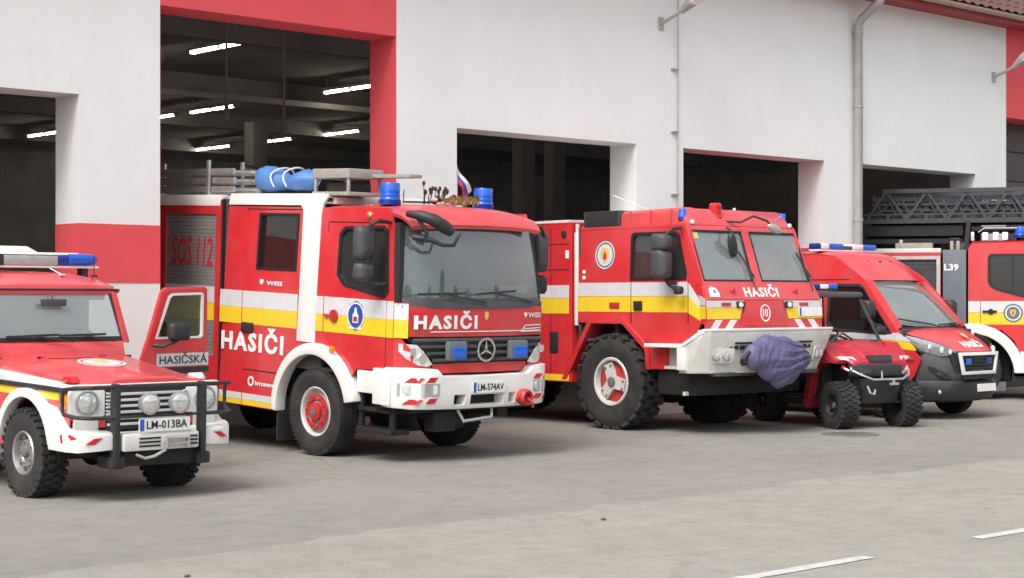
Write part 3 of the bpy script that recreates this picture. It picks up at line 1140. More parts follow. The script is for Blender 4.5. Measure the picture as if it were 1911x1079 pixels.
    obj('yellow_stripe', B().plate([(2.27, 1.44), (3.41, 1.44), (3.41, 1.655), (2.27, 1.655)], lambda u, v, w, s_=s_: (s_ * (1.083 - .003 * w), u, v)), 'stripe_yellow', T)
    obj('roof_edge', B().box(s_ * 1.11, s_ * .98, 2.17, 5.0, 2.86, 3.0), 'white_paint', T, bevel=.02)
    obj('body_seam', B().box(s_ * 1.085, s_ * .9, 2.125, 2.155, .5, 2.95), 'seal_rubber', T)
for s_ in (-1,):
    text(T, 'HASIČI', 'ink_white', sideplane(-1.104), -2.07, 1.11, 1.30, .225, .004, .040, gap=1.2)
    text(T, 'SOS 112', 'ink_red', sideplane(-1.084), -3.28, 2.11, .93, .36, .003, .01, shear=.12)
    text(T, 'WISS', 'ink_white', lambda u, v, w: (-(t_half(v)) - .002 - w, -u, v), -1.16, 1.925, .32, .05, .003, .02)
    obj('small_shield', B().plate([(1.30, 1.99), (1.30, 1.95), (1.265, 1.92), (1.23, 1.95), (1.23, 1.99)], lambda u, v, w: (-t_half(v) - .005 + .004 * w, u, v)), 'ink_white', T)
    text(T, 'imaex', 'ink_white', sideplane(-1.104), -1.33, .715, .40, .055, .003, .02)
    o_, i_ = ring((1.42, .755), .038, .062, 20)
    obj('round_logo', B().plate(o_, lambda u, v, w: (-1.107 + .004 * w, u, v), [i_]), 'ink_white', T)
# door emblem: blue shield, pale figure, white scroll
for s_ in (-1, 1):
    ef = lambda d: (lambda u, v, w: (s_ * (t_half(v) + d - .003 * w), u, v))
    em = obj('door_emblem', B().plate(disc((-.59, 1.65), .155, 8, 1.1), ef(.008)), 'ink_blue', T)
    o_, i_ = ring((-.59, 1.65), .135, .15, 24)
    obj('emblem_ring', B().plate(o_, ef(.010), [i_]), 'ink_white', em)
    obj('emblem_figure', B().plate([(-.64, 1.57), (-.54, 1.57), (-.54, 1.66), (-.565, 1.68), (-.575, 1.74), (-.605, 1.74), (-.615, 1.68), (-.64, 1.66)], ef(.011)), 'ink_white', em)
    obj('emblem_flame', B().plate([(-.625, 1.585), (-.555, 1.585), (-.555, 1.64), (-.625, 1.64)], ef(.013)), 'ink_red', em)
    obj('emblem_scroll', B().plate([(-.70, 1.50), (-.48, 1.50), (-.47, 1.53), (-.59, 1.515), (-.71, 1.53)], ef(.010)), 'ink_white', em)

# cab roof, crew roof, rear walls
rf = B()
rings = []
for (y, ze, zc, hw) in ((.14, 2.85, 2.93, 1.04), (-.5, 2.85, 2.93, 1.04), (-1.0, 2.83, 2.91, 1.03), (-1.22, 2.78, 2.86, 1.01), (-1.33, 2.71, 2.775, .985), (-1.37, 2.665, 2.70, .97)):
    top = [(x * hw, y - (.07 * (1 - x * x) if y < -1.1 else 0), ze + (zc - ze) * (1 - abs(x) ** 3)) for x in [-1 + 2 * k / 14 for k in range(15)]]
    rings.append(top + [(p[0] * .98, p[1] + .01, p[2] - .04) for p in top[::-1]])
rf.loft(rings)
obj('cab_roof', rf, 'red_paint_sky_sheen', T, angle=40)
obj('roof_joint', B().box(-.9, .9, .10, .17, 2.90, 2.985), 'white_paint', T, bevel=.02)
b = B()
b.box(-1.03, 1.03, .17, 2.06, 2.97, 3.015)
b.box(-1.06, 1.06, 2.17, 5.0, 2.94, 2.985)
obj('body_roof', b, 'white_paint', T, bevel=.01)
obj('rear_wall', B().box(-1.09, 1.09, 5.0, 5.04, .6, 2.95), 'red_paint', T)
b = B()
b.box(-1.05, 1.05, 2.08, 2.12, .5, 2.95)
b.box(-1.05, 1.05, -1.2, 2.08, .98, 1.02)
b.box(-1.0, 1.0, .62, .68, 1.02, 1.9)
b.box(-1.05, -1.0, .1, 2.0, 1.02, 2.05)
b.box(1.0, 1.05, .1, 2.0, 1.02, 2.05)
obj('cab_lining', b, 'interior_dark', T)
b = B()
b.skin([(-1.38, 1.84, 1.0, .16, 0), (-1.15, 1.86, 1.0, .10, 0), (-.92, 1.82, 1.0, .02, 0), (-.88, 1.4, 1.0, 0, 0)], 10, .02)
b.box(-.62, -.15, -1.05, -.86, 1.84, 1.99)
obj('dashboard', b, 'dash_plastic', T, bevel=.01)
seat(T, -.62, -.45, 1.55)
seat(T, .55, -.45, 1.55)
steering_wheel(T, .52, -.82, 1.98, .22, 50)
# windscreen and its frame
ws = B().skin([(-1.455, 1.86, 1.045, .155, 0), (-1.43, 2.1, 1.03, .15, 0), (-1.39, 2.4, 1.0, .15, 0), (-1.345, 2.675, .97, .15, 0)], 16, .006, p=3)
obj('windscreen', ws, 'truck_windscreen', T, angle=50)
for s_ in (-1, 1):
    fr = B()
    fr.loft([[(s_ * (hw + dx), y + dy, z) for dx, dy in ((-.035, -.012), (.03, .0), (.045, .07), (-.02, .07))] for (y, z, hw) in ((-1.30, 1.80, 1.05), (-1.28, 2.1, 1.03), (-1.24, 2.4, 1.0), (-1.195, 2.70, .97))])
    obj('windscreen_seal', fr, 'seal_rubber', T)
b = B().skin([(-1.51, 1.775, 1.06, .17, 0), (-1.50, 1.83, 1.055, .165, 0), (-1.462, 1.885, 1.045, .155, 0)], 16, .02, p=3)
obj('scuttle_grille', b, 'grey_plastic', T)
wiper(T, (-.95, -1.475, 1.93), (-.28, -1.50, 1.94), (.02, -1.515, 1.84))
wiper(T, (-.12, -1.50, 1.93), (.50, -1.485, 1.97), (.82, -1.44, 1.84))

# front panels follow the curved face
fnf = lambda d: (lambda u, v, w: (u, tfront(u) - d + .012 * w, v))


def fpanel(name, pts, m, d=0., grid=.12, parent=T, **k):
    return obj(name, B().plate(pts, fnf(d), grid=grid), m, parent, **k)


fpanel('front_panel', [(-1.0, 1.46), (-.5, 1.46), (0, 1.46), (.5, 1.46), (1.0, 1.46), (1.0, 1.79), (.5, 1.79), (0, 1.79), (-.5, 1.79), (-1.0, 1.79)], 'red_paint')
for s_ in (-1, 1):
    xs = [1.01, 1.05, 1.08, 1.098]
    fpanel('corner_panel', [(s_ * x, 1.44) for x in xs] + [(s_ * x, 1.83) for x in xs[::-1]], 'red_paint')
    fpanel('white_stripe', [(s_ * x, 1.642) for x in xs] + [(s_ * x, 1.82) for x in xs[::-1]], 'stripe_white', .005)
    fpanel('yellow_stripe', [(s_ * x, 1.445) for x in xs] + [(s_ * x, 1.64) for x in xs[::-1]], 'stripe_yellow', .005)
    fpanel('corner_panel', [(s_ * 1.097, 1.06), (s_ * 1.06, 1.06), (s_ * .9, 1.06), (s_ * .72, 1.06), (s_ * .74, 1.16), (s_ * 1.02, 1.38), (s_ * 1.05, 1.435), (s_ * 1.097, 1.435)], 'red_paint')
    hl = fpanel('headlight', [(s_ * 1.07, 1.385), (s_ * .93, 1.375), (s_ * .84, 1.30), (s_ * .72, 1.155), (s_ * .80, 1.135), (s_ * .91, 1.15), (s_ * 1.02, 1.22), (s_ * 1.07, 1.30)], 'clear_lens', .012)
    for (hx, hz, hr) in ((.97, 1.30, .045), (.86, 1.225, .055)):
        obj('reflector', B().lathe([(hr, -.004), (hr * .8, .012), (.01, .016)], (s_ * hx, tfront(hx) - .018, hz), 'y', 16), 'chrome', hl)
fpanel('lower_panel', [(-.72, 1.055), (-.3, 1.055), (0, 1.055), (.3, 1.055), (.72, 1.055), (.70, 1.16), (.3, 1.165), (0, 1.165), (-.3, 1.165), (-.70, 1.16)], 'red_paint')
gp = [(-1.03, 1.45), (-.92, 1.36), (-.82, 1.27), (-.71, 1.165), (-.35, 1.165), (0, 1.165), (.35, 1.165), (.71, 1.165), (.82, 1.27), (.92, 1.36), (1.03, 1.45), (.5, 1.455), (0, 1.455), (-.5, 1.455)]
gr = fpanel('grille', gp, 'black_plastic', -.02)
for k, (z, hw) in enumerate(((1.20, .72), (1.275, .80), (1.35, .89), (1.42, .97))):
    b = B()
    pts = [(-hw + 2 * hw * i / 14) for i in range(15)]
    b.loft([[(x, tfront(x) - .005 + q[0], z + q[1]) for q in ((0, -.018), (-.022, -.012), (-.022, .008), (0, .022))] for x in pts])
    obj('grille_bar', b, 'grey_plastic', gr)
for bx in (-.43, .50):
    o = obj('grille_light', B().box(bx - .135, bx + .135, -1.575, -1.50, 1.20, 1.41), 'slate_grey', T, bevel=.02)
    obj('lens', B().box(bx - .075, bx + .115, -1.592, -1.574, 1.215, 1.345), 'blue_lens', o, bevel=.006)
st3 = B()
st3.plate(*[ring((0, 1.31), .112, .135, 32)[0], lambda u, v, w: (u, -1.565 + .03 * w, v), [ring((0, 1.31), .112, .135, 32)[1]]])
for k in range(3):
    a_ = math.radians(90 + 120 * k)
    t_ = Vector((math.cos(a_), math.sin(a_)))
    q_ = Vector((-t_.y, t_.x))
    c0 = Vector((0, 1.31))
    st3.prism([tuple(c0 + q_ * .022 - t_ * .012), tuple(c0 - q_ * .022 - t_ * .012), tuple(c0 + t_ * .122)], 'y', -1.562, -1.545)
obj('star_emblem', st3, 'chrome', gr, bevel=.003)
text(T, 'HASIČI', 'ink_white', fnf(.006), -.965, 1.545, .87, .15, .003, .045, gap=1.25)
sh = fpanel('small_shield', [(.02, 1.735), (.02, 1.67), (.045, 1.635), (.07, 1.67), (.07, 1.735)], 'ink_gold', .006, grid=0)
text(T, 'WISS', 'ink_white', fnf(.006), .72, 1.665, .22, .055, .003, .02)
fpanel('small_shield', [(.66, 1.72), (.66, 1.69), (.68, 1.66), (.70, 1.69), (.70, 1.72)], 'ink_white', .006, grid=0)
b = B()
for (x0, z0, x1, z1) in ((.60, 1.50, .68, 1.575), (.68, 1.575, .96, 1.58), (.66, 1.535, .96, 1.545), (.62, 1.505, .96, 1.51), (-.75, 1.515, .95, 1.515)):
    d_ = Vector((x1 - x0, z1 - z0)).normalized()
    q_ = Vector((-d_.y, d_.x)) * .005
    n_ = 12
    up = [(x0 + (x1 - x0) * i / n_ + q_.x, z0 + (z1 - z0) * i / n_ + q_.y) for i in range(n_ + 1)]
    dn = [(x0 + (x1 - x0) * i / n_ - q_.x, z0 + (z1 - z0) * i / n_ - q_.y) for i in range(n_ + 1)]
    b.plate(up + dn[::-1], lambda u, v, w: (u, tfront(u) - .004 + .003 * w, v))
obj('wing_sticker', b, 'ink_white', T)

# bumper
def tbump(a_):
    a_ = abs(a_)
    return -1.60 + .03 * a_ * a_ + (.30 * ((a_ - .85) / .29) ** 2 if a_ > .85 else 0)


bo = [(-1.14, .68), (-1.0, .67), (-.85, .67), (-.4, .66), (0, .66), (.4, .66), (.85, .67), (1.0, .67), (1.14, .68), (1.16, .9), (1.15, 1.05), (1.13, 1.12), (1.0, 1.125), (.72, 1.11), (.64, 1.035), (0, 1.03), (-.64, 1.035), (-.72, 1.11), (-1.0, 1.125), (-1.13, 1.12), (-1.15, 1.05), (-1.16, .9)]
holes = [[(-.48, .71), (-.33, .71), (-.31, .82), (-.48, .82)], [(-.24, .705), (.26, .705), (.26, .815), (-.24, .815)], [(.34, .71), (.44, .71), (.44, .82), (.34, .82)]]
bp = obj('bumper', B().plate(bo, lambda u, v, w: (u * (1 - .03 * w), tbump(u) + (.16 if w else 0) + .03 * max(0, (.74 - v) / .08), v), holes, grid=.1), 'white_paint', T, bevel=.014)
obj('bumper_recess', B().box(-.6, .62, -1.44, -1.40, .66, .86), 'chassis_black', bp)
for s_ in (-1, 1):
    e_ = B().box(s_ * 1.155, s_ * 1.09, -1.28, -.98, .70, 1.10)
    obj('bumper_end', e_, 'white_paint', bp, bevel=.015)
    bf = lambda d: (lambda u, v, w: (u, tbump(u) - d + .01 * w, v))
    x0, x1 = (-1.10, -.70) if s_ < 0 else (.72, 1.10)
    lm = obj('fog_lamp', B().plate([(x0, .815), ((x0 + x1) / 2, .815), (x1, .815), (x1, .955), ((x0 + x1) / 2, .96), (x0, .955)], bf(.008), grid=.1), 'aluminium', bp)
    obj('lens', B().plate(rrect(x0 + .03, x1 - .03, .835, .94, .03, 3), bf(.016), grid=.1), 'clear_lens', lm)
    for (cx_, cz_) in ((-.98, .99), (-.80, .995), (-.99, .755), (-.80, .765)):
        cx_ *= -s_
        cx_ = -cx_ if s_ < 0 else cx_
        xx = -abs(cx_) if s_ < 0 else abs(cx_)
        obj('red_chevron', B().plate([(xx - .08, cz_ - .028), (xx + .03, cz_ - .028), (xx + .08, cz_ + .028), (xx - .03, cz_ + .028)], bf(.004)), 'ink_red', bp)
numberplate(T, 'LM-574AV', lambda u, v, q: (u, -1.606 - q, v), -.23, .835, .49, .125)
tc_ = B()
tc_.lathe([(.085, 0), (.095, -.04), (.095, -.10), (.075, -.13), (.06, -.12), (.055, -.07), (.01, -.06)], (.54, -1.58, .765), 'y', 24)
tc_.tube([(.43, -1.62, .74), (.46, -1.66, .80), (.54, -1.68, .83)], .022, 8)
tc_.tube([(.54, -1.70, .755), (.58, -1.74, .70), (.60, -1.72, .655)], .018, 8)
obj('tow_coupling', tc_, 'rim_red', T)
b = B()
b.tube([(-.35, -1.50, .64), (-.30, -1.55, .52), (.12, -1.55, .55), (.16, -1.5, .64)], .018, 8)
obj('tow_bar', b, 'zinc', T)
# engine bay black behind the lower front, chassis
b = B()
b.box(-.95, .95, -1.40, -.75, .62, 1.05)
b.box(-.55, -.40, -1.35, 5.0, .52, .78)
b.box(.40, .55, -1.35, 5.0, .52, .78)
b.box(-.65, .65, -.72, .95, .62, 1.35)
b.box(-.9, .9, .06, .24, .42, .58)
b.box(-.9, .9, 3.96, 4.14, .42, .58)
b.box(-1.0, 1.0, 1.0, 3.3, .50, .95)
b.box(-1.05, 1.05, 2.0, 5.0, .9, 1.0)
b.lathe([(.16, -.18), (.2, -.1), (.2, .1), (.16, .18)], (0, .15, .46), 'y', 16)
b.box(-.62, -.30, -1.42, -1.25, .40, .62)
b.lathe([(.11, -.2), (.11, .2)], (-.25, -1.2, .5), 'x', 14)
obj('chassis', b, 'chassis_black', T, bevel=.01)
for s_ in (-1, 1):
    b = B().plate(arc(.15, .5, .76, -10, 172, 18) + arc(.15, .5, .72, -10, 172, 18)[::-1], lambda u, v, w, s_=s_: (s_ * (1.03 if not w else .65), u, v))
    obj('wheel_liner', b, 'chassis_black', T)
add_wheels(T, .505, .29, .29, 'truck', [(-.96, .15, .505, 0), (.96, .15, .505, 0), (-.96, 4.05, .33, 0), (.96, 4.05, .33, 0)])

# mirrors
b = B()
b.tube([(-1.06, -1.1, 2.70), (-1.24, -1.12, 2.72), (-1.33, -1.08, 2.66)], .022, 8)
b.tube([(-1.06, -1.1, 2.02), (-1.24, -1.08, 2.02), (-1.33, -1.05, 2.08)], .022, 8)
b.tube([(-1.33, -1.08, 2.66), (-1.34, -1.06, 2.08)], .02, 8)
mj = obj('mirror_arm', b, 'black_plastic', T)
mirror_body(T, (-1.345, -1.03, 2.47), .125, .075, .19, 'grey_plastic', 8)
mirror_body(T, (-1.345, -1.03, 2.15), .120, .07, .10, 'grey_plastic', 8)
b = B()
b.tube([(1.06, -1.1, 2.70), (1.20, -1.14, 2.72), (1.27, -1.14, 2.6)], .022, 8)
b.tube([(1.06, -1.1, 1.95), (1.20, -1.14, 1.95), (1.27, -1.14, 2.05)], .022, 8)
obj('mirror_arm', b, 'black_plastic', T)
mirror_body(T, (1.275, -1.08, 2.42), .085, .075, .24, 'grey_plastic', -8)
mirror_body(T, (1.275, -1.08, 2.03), .085, .07, .11, 'black_plastic', -8)
fm = B()
fm.tube([(-1.01, -1.33, 2.80), (-.98, -1.48, 2.79), (-.86, -1.60, 2.74), (-.74, -1.66, 2.66), (-.66, -1.66, 2.61)], [.035, .055, .07, .075, .05], 10)
fm.tube([(-.98, -1.40, 2.55), (-.88, -1.55, 2.53), (-.74, -1.62, 2.47), (-.60, -1.64, 2.47), (-.52, -1.64, 2.60)], [.035, .03, .022, .02, .016], 8)
fm.tube([(-.98, -1.45, 2.77), (-.92, -1.55, 2.62), (-.90, -1.52, 2.50)], .024, 8)
obj('front_mirror', fm, 'black_plastic', T, angle=50)
obj('dark_cab_shape', B().loft([[(-.85 + dx * s2, -1.05 + dy * s2, z) for dx, dy in ((-.1, -.06), (.1, -.06), (.12, .06), (-.12, .06))] for z, s2 in ((2.62, .5), (2.45, .9), (2.2, 1.1), (1.93, 1.5))]), 'interior_dark', T, bevel=.02, label='dark tapered shape behind the windscreen')  # plain dark shape inside the cab, widening downwards
obj('roof_marker', B().lathe([(.045, 0), (.045, -.02), (.02, -.035), (.01, -.036)], (-1.045, -.72, 2.775), 'x', 14), 'brass', T)
# roof fittings of the cab
beacon(T, -.71, -.65, 2.925, .118, .235)
beacon(T, .71, -.65, 2.925, .118, .235)
hn = B()
for k in range(4):
    x = -.09 + .115 * k
    L_ = .16 + .05 * (k % 2)
    hn.lathe([(.055, -.02), (.05, 0), (.028, .05), (.014, .11), (.012, L_ + .12), (.001, L_ + .13)], (x, -1.02, 2.99), 'y', 14, caps=False)
    hn.lathe([(.03, .02), (.04, .005)], (x, -1.02, 2.99), 'y', 12)
hn.box(-.15, .32, -.80, -.76, 2.93, 2.985)
obj('air_horn', hn, 'brass', T)
b = B()
b.tube([(-.60, -.75, 2.93), (-.60, -.76, 3.08)], .006, 6)
b.tube([(-.59, -.75, 2.945), (-.05, -.80, 2.955)], .012, 6)
obj('roof_aerial', b, 'black_plastic', T)


def on(root, o):
    """rest a top-level thing in a vehicle's tilted frame without making it a part of it"""
    o.matrix_world = root.matrix_world @ o.matrix_world
    return o


# flag, bouquet on the cab roof
fl = thing('flag', 'small white, blue and red flag on a stick on the fire engine cab roof', 'flag', (.19, -.78, 2.93))
obj('stick', B().tube([(0, 0, 0), (-.02, 0, .46)], .006, 6), 'wood_grey', fl)
for k, mm in enumerate(('flag_cloth_white', 'flag_cloth_blue', 'flag_cloth_red')):
    vs, fs = [], []
    nn = 8
    for i in range(nn + 1):
        t_ = i / nn
        for j in range(3):
            q = (k + j / 2) / 3
            # hangs from the stick: the fly droops down and outwards
            x = -.02 + .02 * t_ + q * .02 + .20 * t_ * (1 - .25 * q) * (1.15 - .5 * q)
            z = .45 - q * .20 - .22 * t_ * (1.2 - .3 * q)
            y = .02 * math.sin(7 * t_ + 3 * q) - .015 * q
            vs.append((x, y, z))
    for i in range(nn):
        for j in range(2):
            fs.append((i * 3 + j, i * 3 + j + 1, (i + 1) * 3 + j + 1, (i + 1) * 3 + j))
    vs2 = vs + [(p[0], p[1] + .003, p[2]) for p in vs]
    n0 = len(vs)
    fs2 = fs + [tuple(n0 + i for i in f[::-1]) for f in fs]
    obj('flag_stripe', B().add(vs2, fs2), mm, fl, angle=60)
on(T, fl)
bq = thing('bouquet', 'dark dried bouquet lying on the fire engine cab roof beside the little flag', 'bouquet', (-.27, -.80, 2.95))
tw, bl = B(), B()
r_ = random.Random(5)
for k in range(16):
    bx_ = r_.uniform(-.12, .30)
    hgt = (.10 + .14 * max(0, 1 - abs(bx_ + .02) / .12)) * r_.uniform(.6, 1.1) + (.06 if bx_ > .14 else 0)
    p0 = Vector((bx_ * .7, r_.uniform(-.03, .03), -.02))
    p1 = Vector((bx_, r_.uniform(-.05, .05), hgt))
    tw.tube([p0, (p0 + p1) / 2 + Vector((r_.uniform(-.02, .02), 0, 0)), p1], [.007, .006, .004], 5)
    tw.lathe([(.004, -.03), (.02, -.005), (.016, .02), (.002, .03)], p1, 'z', 7)
obj('stems', tw, 'twig', bq)
for k in range(9):
    c = (r_.uniform(.0, .36), r_.uniform(-.06, .02), r_.uniform(-.02, .03))
    bl.lathe([(.004, -.02), (.026, -.008), (.03, .008), (.018, .022), (.002, .024)], c, 'z', 8)
obj('flower_heads', bl, 'blossom', bq)
on(T, bq)

# load on the body roof
ld = thing('ladder_stack', 'grey aluminium ladders stacked on the fire engine roof at the left', 'ladder', (-.72, 2.1, 3.0))
for k, (dz, dx) in enumerate(((.04, .0), (.15, .01), (.26, -.01))):
    b = B()
    for s_ in (-.2, .2):
        b.box(s_ + dx - .018, s_ + dx + .018, .04, 2.85, dz, dz + .075)
    y = .2
    while y < 2.8:
        b.tube([(dx - .2, y, dz + .04), (dx + .2, y, dz + .04)], .014, 6)
        y += .28
    obj('ladder', b, 'aluminium', ld, bevel=.004)
b = B()
for y in (.55, 2.4):
    b.box(-.27, .27, y - .02, y + .02, .0, .04)
    b.box(-.27, -.235, y - .025, y + .025, .0, .44)
    b.box(.235, .27, y - .025, y + .025, .0, .44)
obj('rack', b, 'aluminium', ld, bevel=.004)
on(T, ld)
bt = thing('tarp_roll', 'bright blue folded tarpaulin bundle lying on the fire engine roof', 'tarpaulin', (-.52, 1.55, 3.06))
b = B()
rings = []
n = 20
for i in range(n + 1):
    t_ = i / n
    y = .62 - 1.22 * t_
    R_ = (.135 + .03 * math.sin(t_ * 9)) * (min(1, 4 * t_ + .35) if t_ < .5 else min(1, 4 * (1 - t_) + .25)) * (1.12 if t_ < .45 else .92)
    rings.append([(1.25 * R_ * math.cos(a_) * (1 + .05 * math.sin(5 * a_ + 6 * t_)), y, .13 + R_ * (.92 if math.sin(a_) > 0 else .8) * math.sin(a_) * (1 + .09 * math.sin(5 * a_ + 17 * t_) + .06 * abs(math.sin(23 * t_ + 2 * a_))) + .02 * math.sin(8 * t_)) for a_ in [2 * PI * k / 22 for k in range(22)]])
b.loft(rings)
obj('bundle', b, 'tarp_blue', bt, angle=60)
b = B()
for y in (.10, -.16):
    b.tube([(-.205 * math.cos(a_), y + .03 * math.sin(3 * a_), .135 + .158 * math.sin(a_)) for a_ in [PI * k / 12 for k in range(-2, 15)]], .011, 6)
obj('strap', b, 'dusty_white', bt)
on(T, bt)
cr = thing('equipment_crate', 'weathered grey metal crate on the fire engine roof behind the blue beacon', 'crate', (-.70, .16, 3.0))
b = B()
b.box(-.25, .25, -.36, .34, .20, .31)
b.box(-.24, -.21, -.34, -.30, .02, .20)
b.box(.21, .24, -.34, -.30, .02, .20)
b.box(-.24, -.21, .28, .32, .02, .20)
b.box(.21, .24, .28, .32, .02, .20)
b.box(-.25, .25, -.36, .34, .0, .045)
obj('frame', b, 'wood_grey', cr, bevel=.008)
obj('inner_box', B().box(-.15, .2, -.2, .2, .05, .15), 'black_plastic', cr, bevel=.01)
on(T, cr)
pk = thing('plank', 'long pale plank laid along the fire engine roof over the cab', 'plank', (-.52, -.35, 3.215))
obj('board', B().box(-.09, .09, -.52, 1.3, .0, .04), 'wood_grey', pk, bevel=.005)
on(T, pk)


# ================================================================== HEAVY OFF-ROAD FIRE TRUCK
k_ = 1.012
H = thing('heavy_fire_truck', 'tall red off-road fire truck with split windscreen, huge tyres and plain white bumper', 'fire truck', (18.05 * k_, 16.09 * k_, 0), -2, 0, k_)
hout = [(.90, 1.38), (.62, 1.45), (0, 1.45), (-.45, 1.12), (-.62, 1.205), (-1.28, 1.205), (-1.50, 1.46), (-1.50, 1.62), (-1.40, 2.0), (-1.10, 2.78), (.90, 2.78)]
hout = [(.90, 1.46), (.62, 1.46), (0, 1.46), (-.45, 1.205), (-1.28, 1.205), (-1.44, 1.46), (-1.44, 1.70), (-1.36, 1.98), (-1.08, 2.78), (.90, 2.78)]
hwin = [(-.16, 2.06), (-1.15, 2.06), (-1.17, 2.14), (-1.02, 2.62), (-.96, 2.66), (-.20, 2.66), (-.16, 2.62)]
for s_ in (-1, 1):
    hs_ = lambda d, s_=s_: (lambda u, v, w: (s_ * (1.10 - .04 * max(0, v - 2.0) + d - (.04 if w else 0)), u, v))
    hd = lambda d, s_=s_: (lambda u, v, w: (s_ * (1.10 - .04 * max(0, v - 2.0) + d - .006 * w), u, v))
    obj('cab_side', B().plate(hout, hs_(0), [hwin], grid=.35), 'red_paint', H)
    obj('side_window', B().plate(hwin, hd(-.02)), 'side_window', H)
    big = [(-.66 + (p[0] + .66) * 1.05, 2.36 + (p[1] - 2.36) * 1.08) for p in hwin]
    sm = [(-.66 + (p[0] + .66) * .96, 2.36 + (p[1] - 2.36) * .94) for p in hwin]
    obj('window_seal', B().plate(big, hd(.006), [sm]), 'seal_rubber', H)
    for (ya, yb) in ((.90, -.155), (-.165, -1.215)):
        obj('white_stripe', B().plate([(ya, 1.825), (yb, 1.825), (yb, 2.01), (ya, 2.01)], hd(.004)), 'stripe_white', H)
        obj('yellow_stripe', B().plate([(ya, 1.61), (yb, 1.61), (yb, 1.82), (ya, 1.82)], hd(.004)), 'stripe_yellow', H)
    obj('white_stripe', B().plate([(-1.225, 1.825), (-1.42, 1.665), (-1.44, 1.74), (-1.40, 1.80), (-1.225, 2.0)], hd(.004)), 'stripe_white', H)
    obj('yellow_stripe', B().plate([(-1.225, 1.60), (-1.44, 1.50), (-1.44, 1.66), (-1.225, 1.82)], hd(.004)), 'stripe_yellow', H)
    ln = B()
    for (yy, za, zb) in ((-.16, 1.46, 2.06), (-1.22, 1.46, 2.02)):
        ln.plate([(yy - .006, za), (yy + .006, za), (yy + .006, zb), (yy - .006, zb)], hd(.006))
    obj('door_gap', ln, 'seal_rubber', H, kind='stuff')
    obj('door_handle', B().box(s_ * 1.10, s_ * 1.125, -.38, -.22, 1.63, 1.76), 'black_plastic', H, bevel=.01)
    mk = obj('marker_lamp', B().box(s_ * 1.10, s_ * 1.12, .06, .25, 1.66, 1.74), 'rim_red', H, bevel=.008)
    # wheel surround: sloped flare and the red step box behind it
    fl_o = [(1.20, .66), (.66, 1.50), (.62, 1.53), (-.02, 1.53), (-.52, 1.13), (-.545, .84)]
    fl_i = [(-.47, .84), (-.44, 1.10), (-.01, 1.445), (.60, 1.445), (1.10, .66)]
    obj('wheel_arch', B().plate(fl_o + fl_i, lambda u, v, w, s_=s_: (s_ * (1.135 - (.30 if w else 0)), u, v)), 'red_paint', H, bevel=.012)
    obj('step_box', B().box(s_ * 1.12, s_ * .85, -.80, -.54, .85, 1.14), 'red_paint', H, bevel=.015)
    sp = B()
    sp.box(s_ * 1.12, s_ * .85, -1.16, -.80, .86, .90)
    sp.box(s_ * 1.02, s_ * .98, -1.16, -.80, .90, 1.14)
    obj('step', sp, 'dusty_white', H, bevel=.006)
    # exhaust stack / corner post behind the cab
    ps = B()
    ps.tube([(s_ * 1.06, .945, 1.42), (s_ * 1.06, .945, 2.72)], .048, 10)
    ps.tube([(s_ * 1.06, .945, 2.72), (s_ * 1.06, .945, 2.84)], .03, 10)
    obj('corner_post', ps, 'dusty_white', H)
    # equipment body
    bo_ = [(1.05, .62), (1.05, 2.86), (6.2, 2.86), (6.2, .9), (5.4, .9), (5.1, 1.45), (3.6, 1.45), (3.3, .62)]
    obj('body_side', B().plate(bo_, lambda u, v, w, s_=s_: (s_ * (1.12 - .05 * w), u, v)), 'red_paint', H)
    bl_ = B()
    for (ya, yb, zz) in ((1.06, 3.3, 2.20), (1.06, 3.3, 2.56)):
        bl_.box(s_ * 1.118, s_ * 1.123, ya, yb, zz - .006, zz + .006)
    for yy in (1.44, 3.3):
        bl_.box(s_ * 1.118, s_ * 1.1232, yy - .006, yy + .006, .7, 2.8)
    obj('locker_gap', bl_, 'seal_rubber', H)
    obj('white_stripe', B().box(s_ * 1.12, s_ * 1.124, 1.06, 6.0, 1.80, 1.98), 'stripe_white', H)
    obj('yellow_stripe', B().box(s_ * 1.12, s_ * 1.1238, 1.06, 6.0, 1.58, 1.795), 'stripe_yellow', H)
    obj('lower_stripe', B().box(s_ * 1.12, s_ * 1.124, 1.06, 3.2, .63, .72), 'stripe_yellow', H)
    obj('locker_handle', B().box(s_ * 1.12, s_ * 1.13, 1.28, 1.46, 1.02, 1.32), 'black_plastic', H, bevel=.015)
    ft_ = B().lathe([(.05, 0), (.05, .02 * s_), (.01, .024 * s_)], (s_ * 1.12, 1.16, 2.70), 'x', 16)
    obj('filler_cap', ft_, 'black_plastic', H)
    # round emblem on the cab flank
    em = obj('cab_emblem', B().plate(disc((.36, 2.39), .21, 8), hd(.004)), 'slate_grey', H)
    o_, i_ = ring((.36, 2.39), .178, .190, 32)
    obj('emblem_ring', B().plate(o_, hd(.007), [i_]), 'ink_white', em)
    obj('emblem_disc', B().plate(disc((.36, 2.39), .150, 32), hd(.006)), 'stripe_white', em)
    obj('emblem_shield', B().plate([(.44, 2.47), (.36, 2.50), (.28, 2.47), (.28, 2.37), (.36, 2.27), (.44, 2.37)], hd(.009)), 'ink_gold', em)
    obj('emblem_flame', B().plate([(.39, 2.33), (.33, 2.33), (.335, 2.40), (.36, 2.45), (.385, 2.40)], hd(.011)), 'ink_red', em)
    # vent box on the roof edge
    vb = obj('roof_vent', B().box(s_ * 1.06, s_ * .5, .10, .82, 2.782, 3.0), 'grey_plastic', H, bevel=.012)
    for z in [2.80 + .026 * i for i in range(8)]:
        obj('vent_slat', B().box(s_ * 1.066, s_ * 1.058, .13, .79, z, z + .010), 'black_plastic', vb)
    beacon(H, s_ * 1.0, -1.02, 2.85, .055, .13)
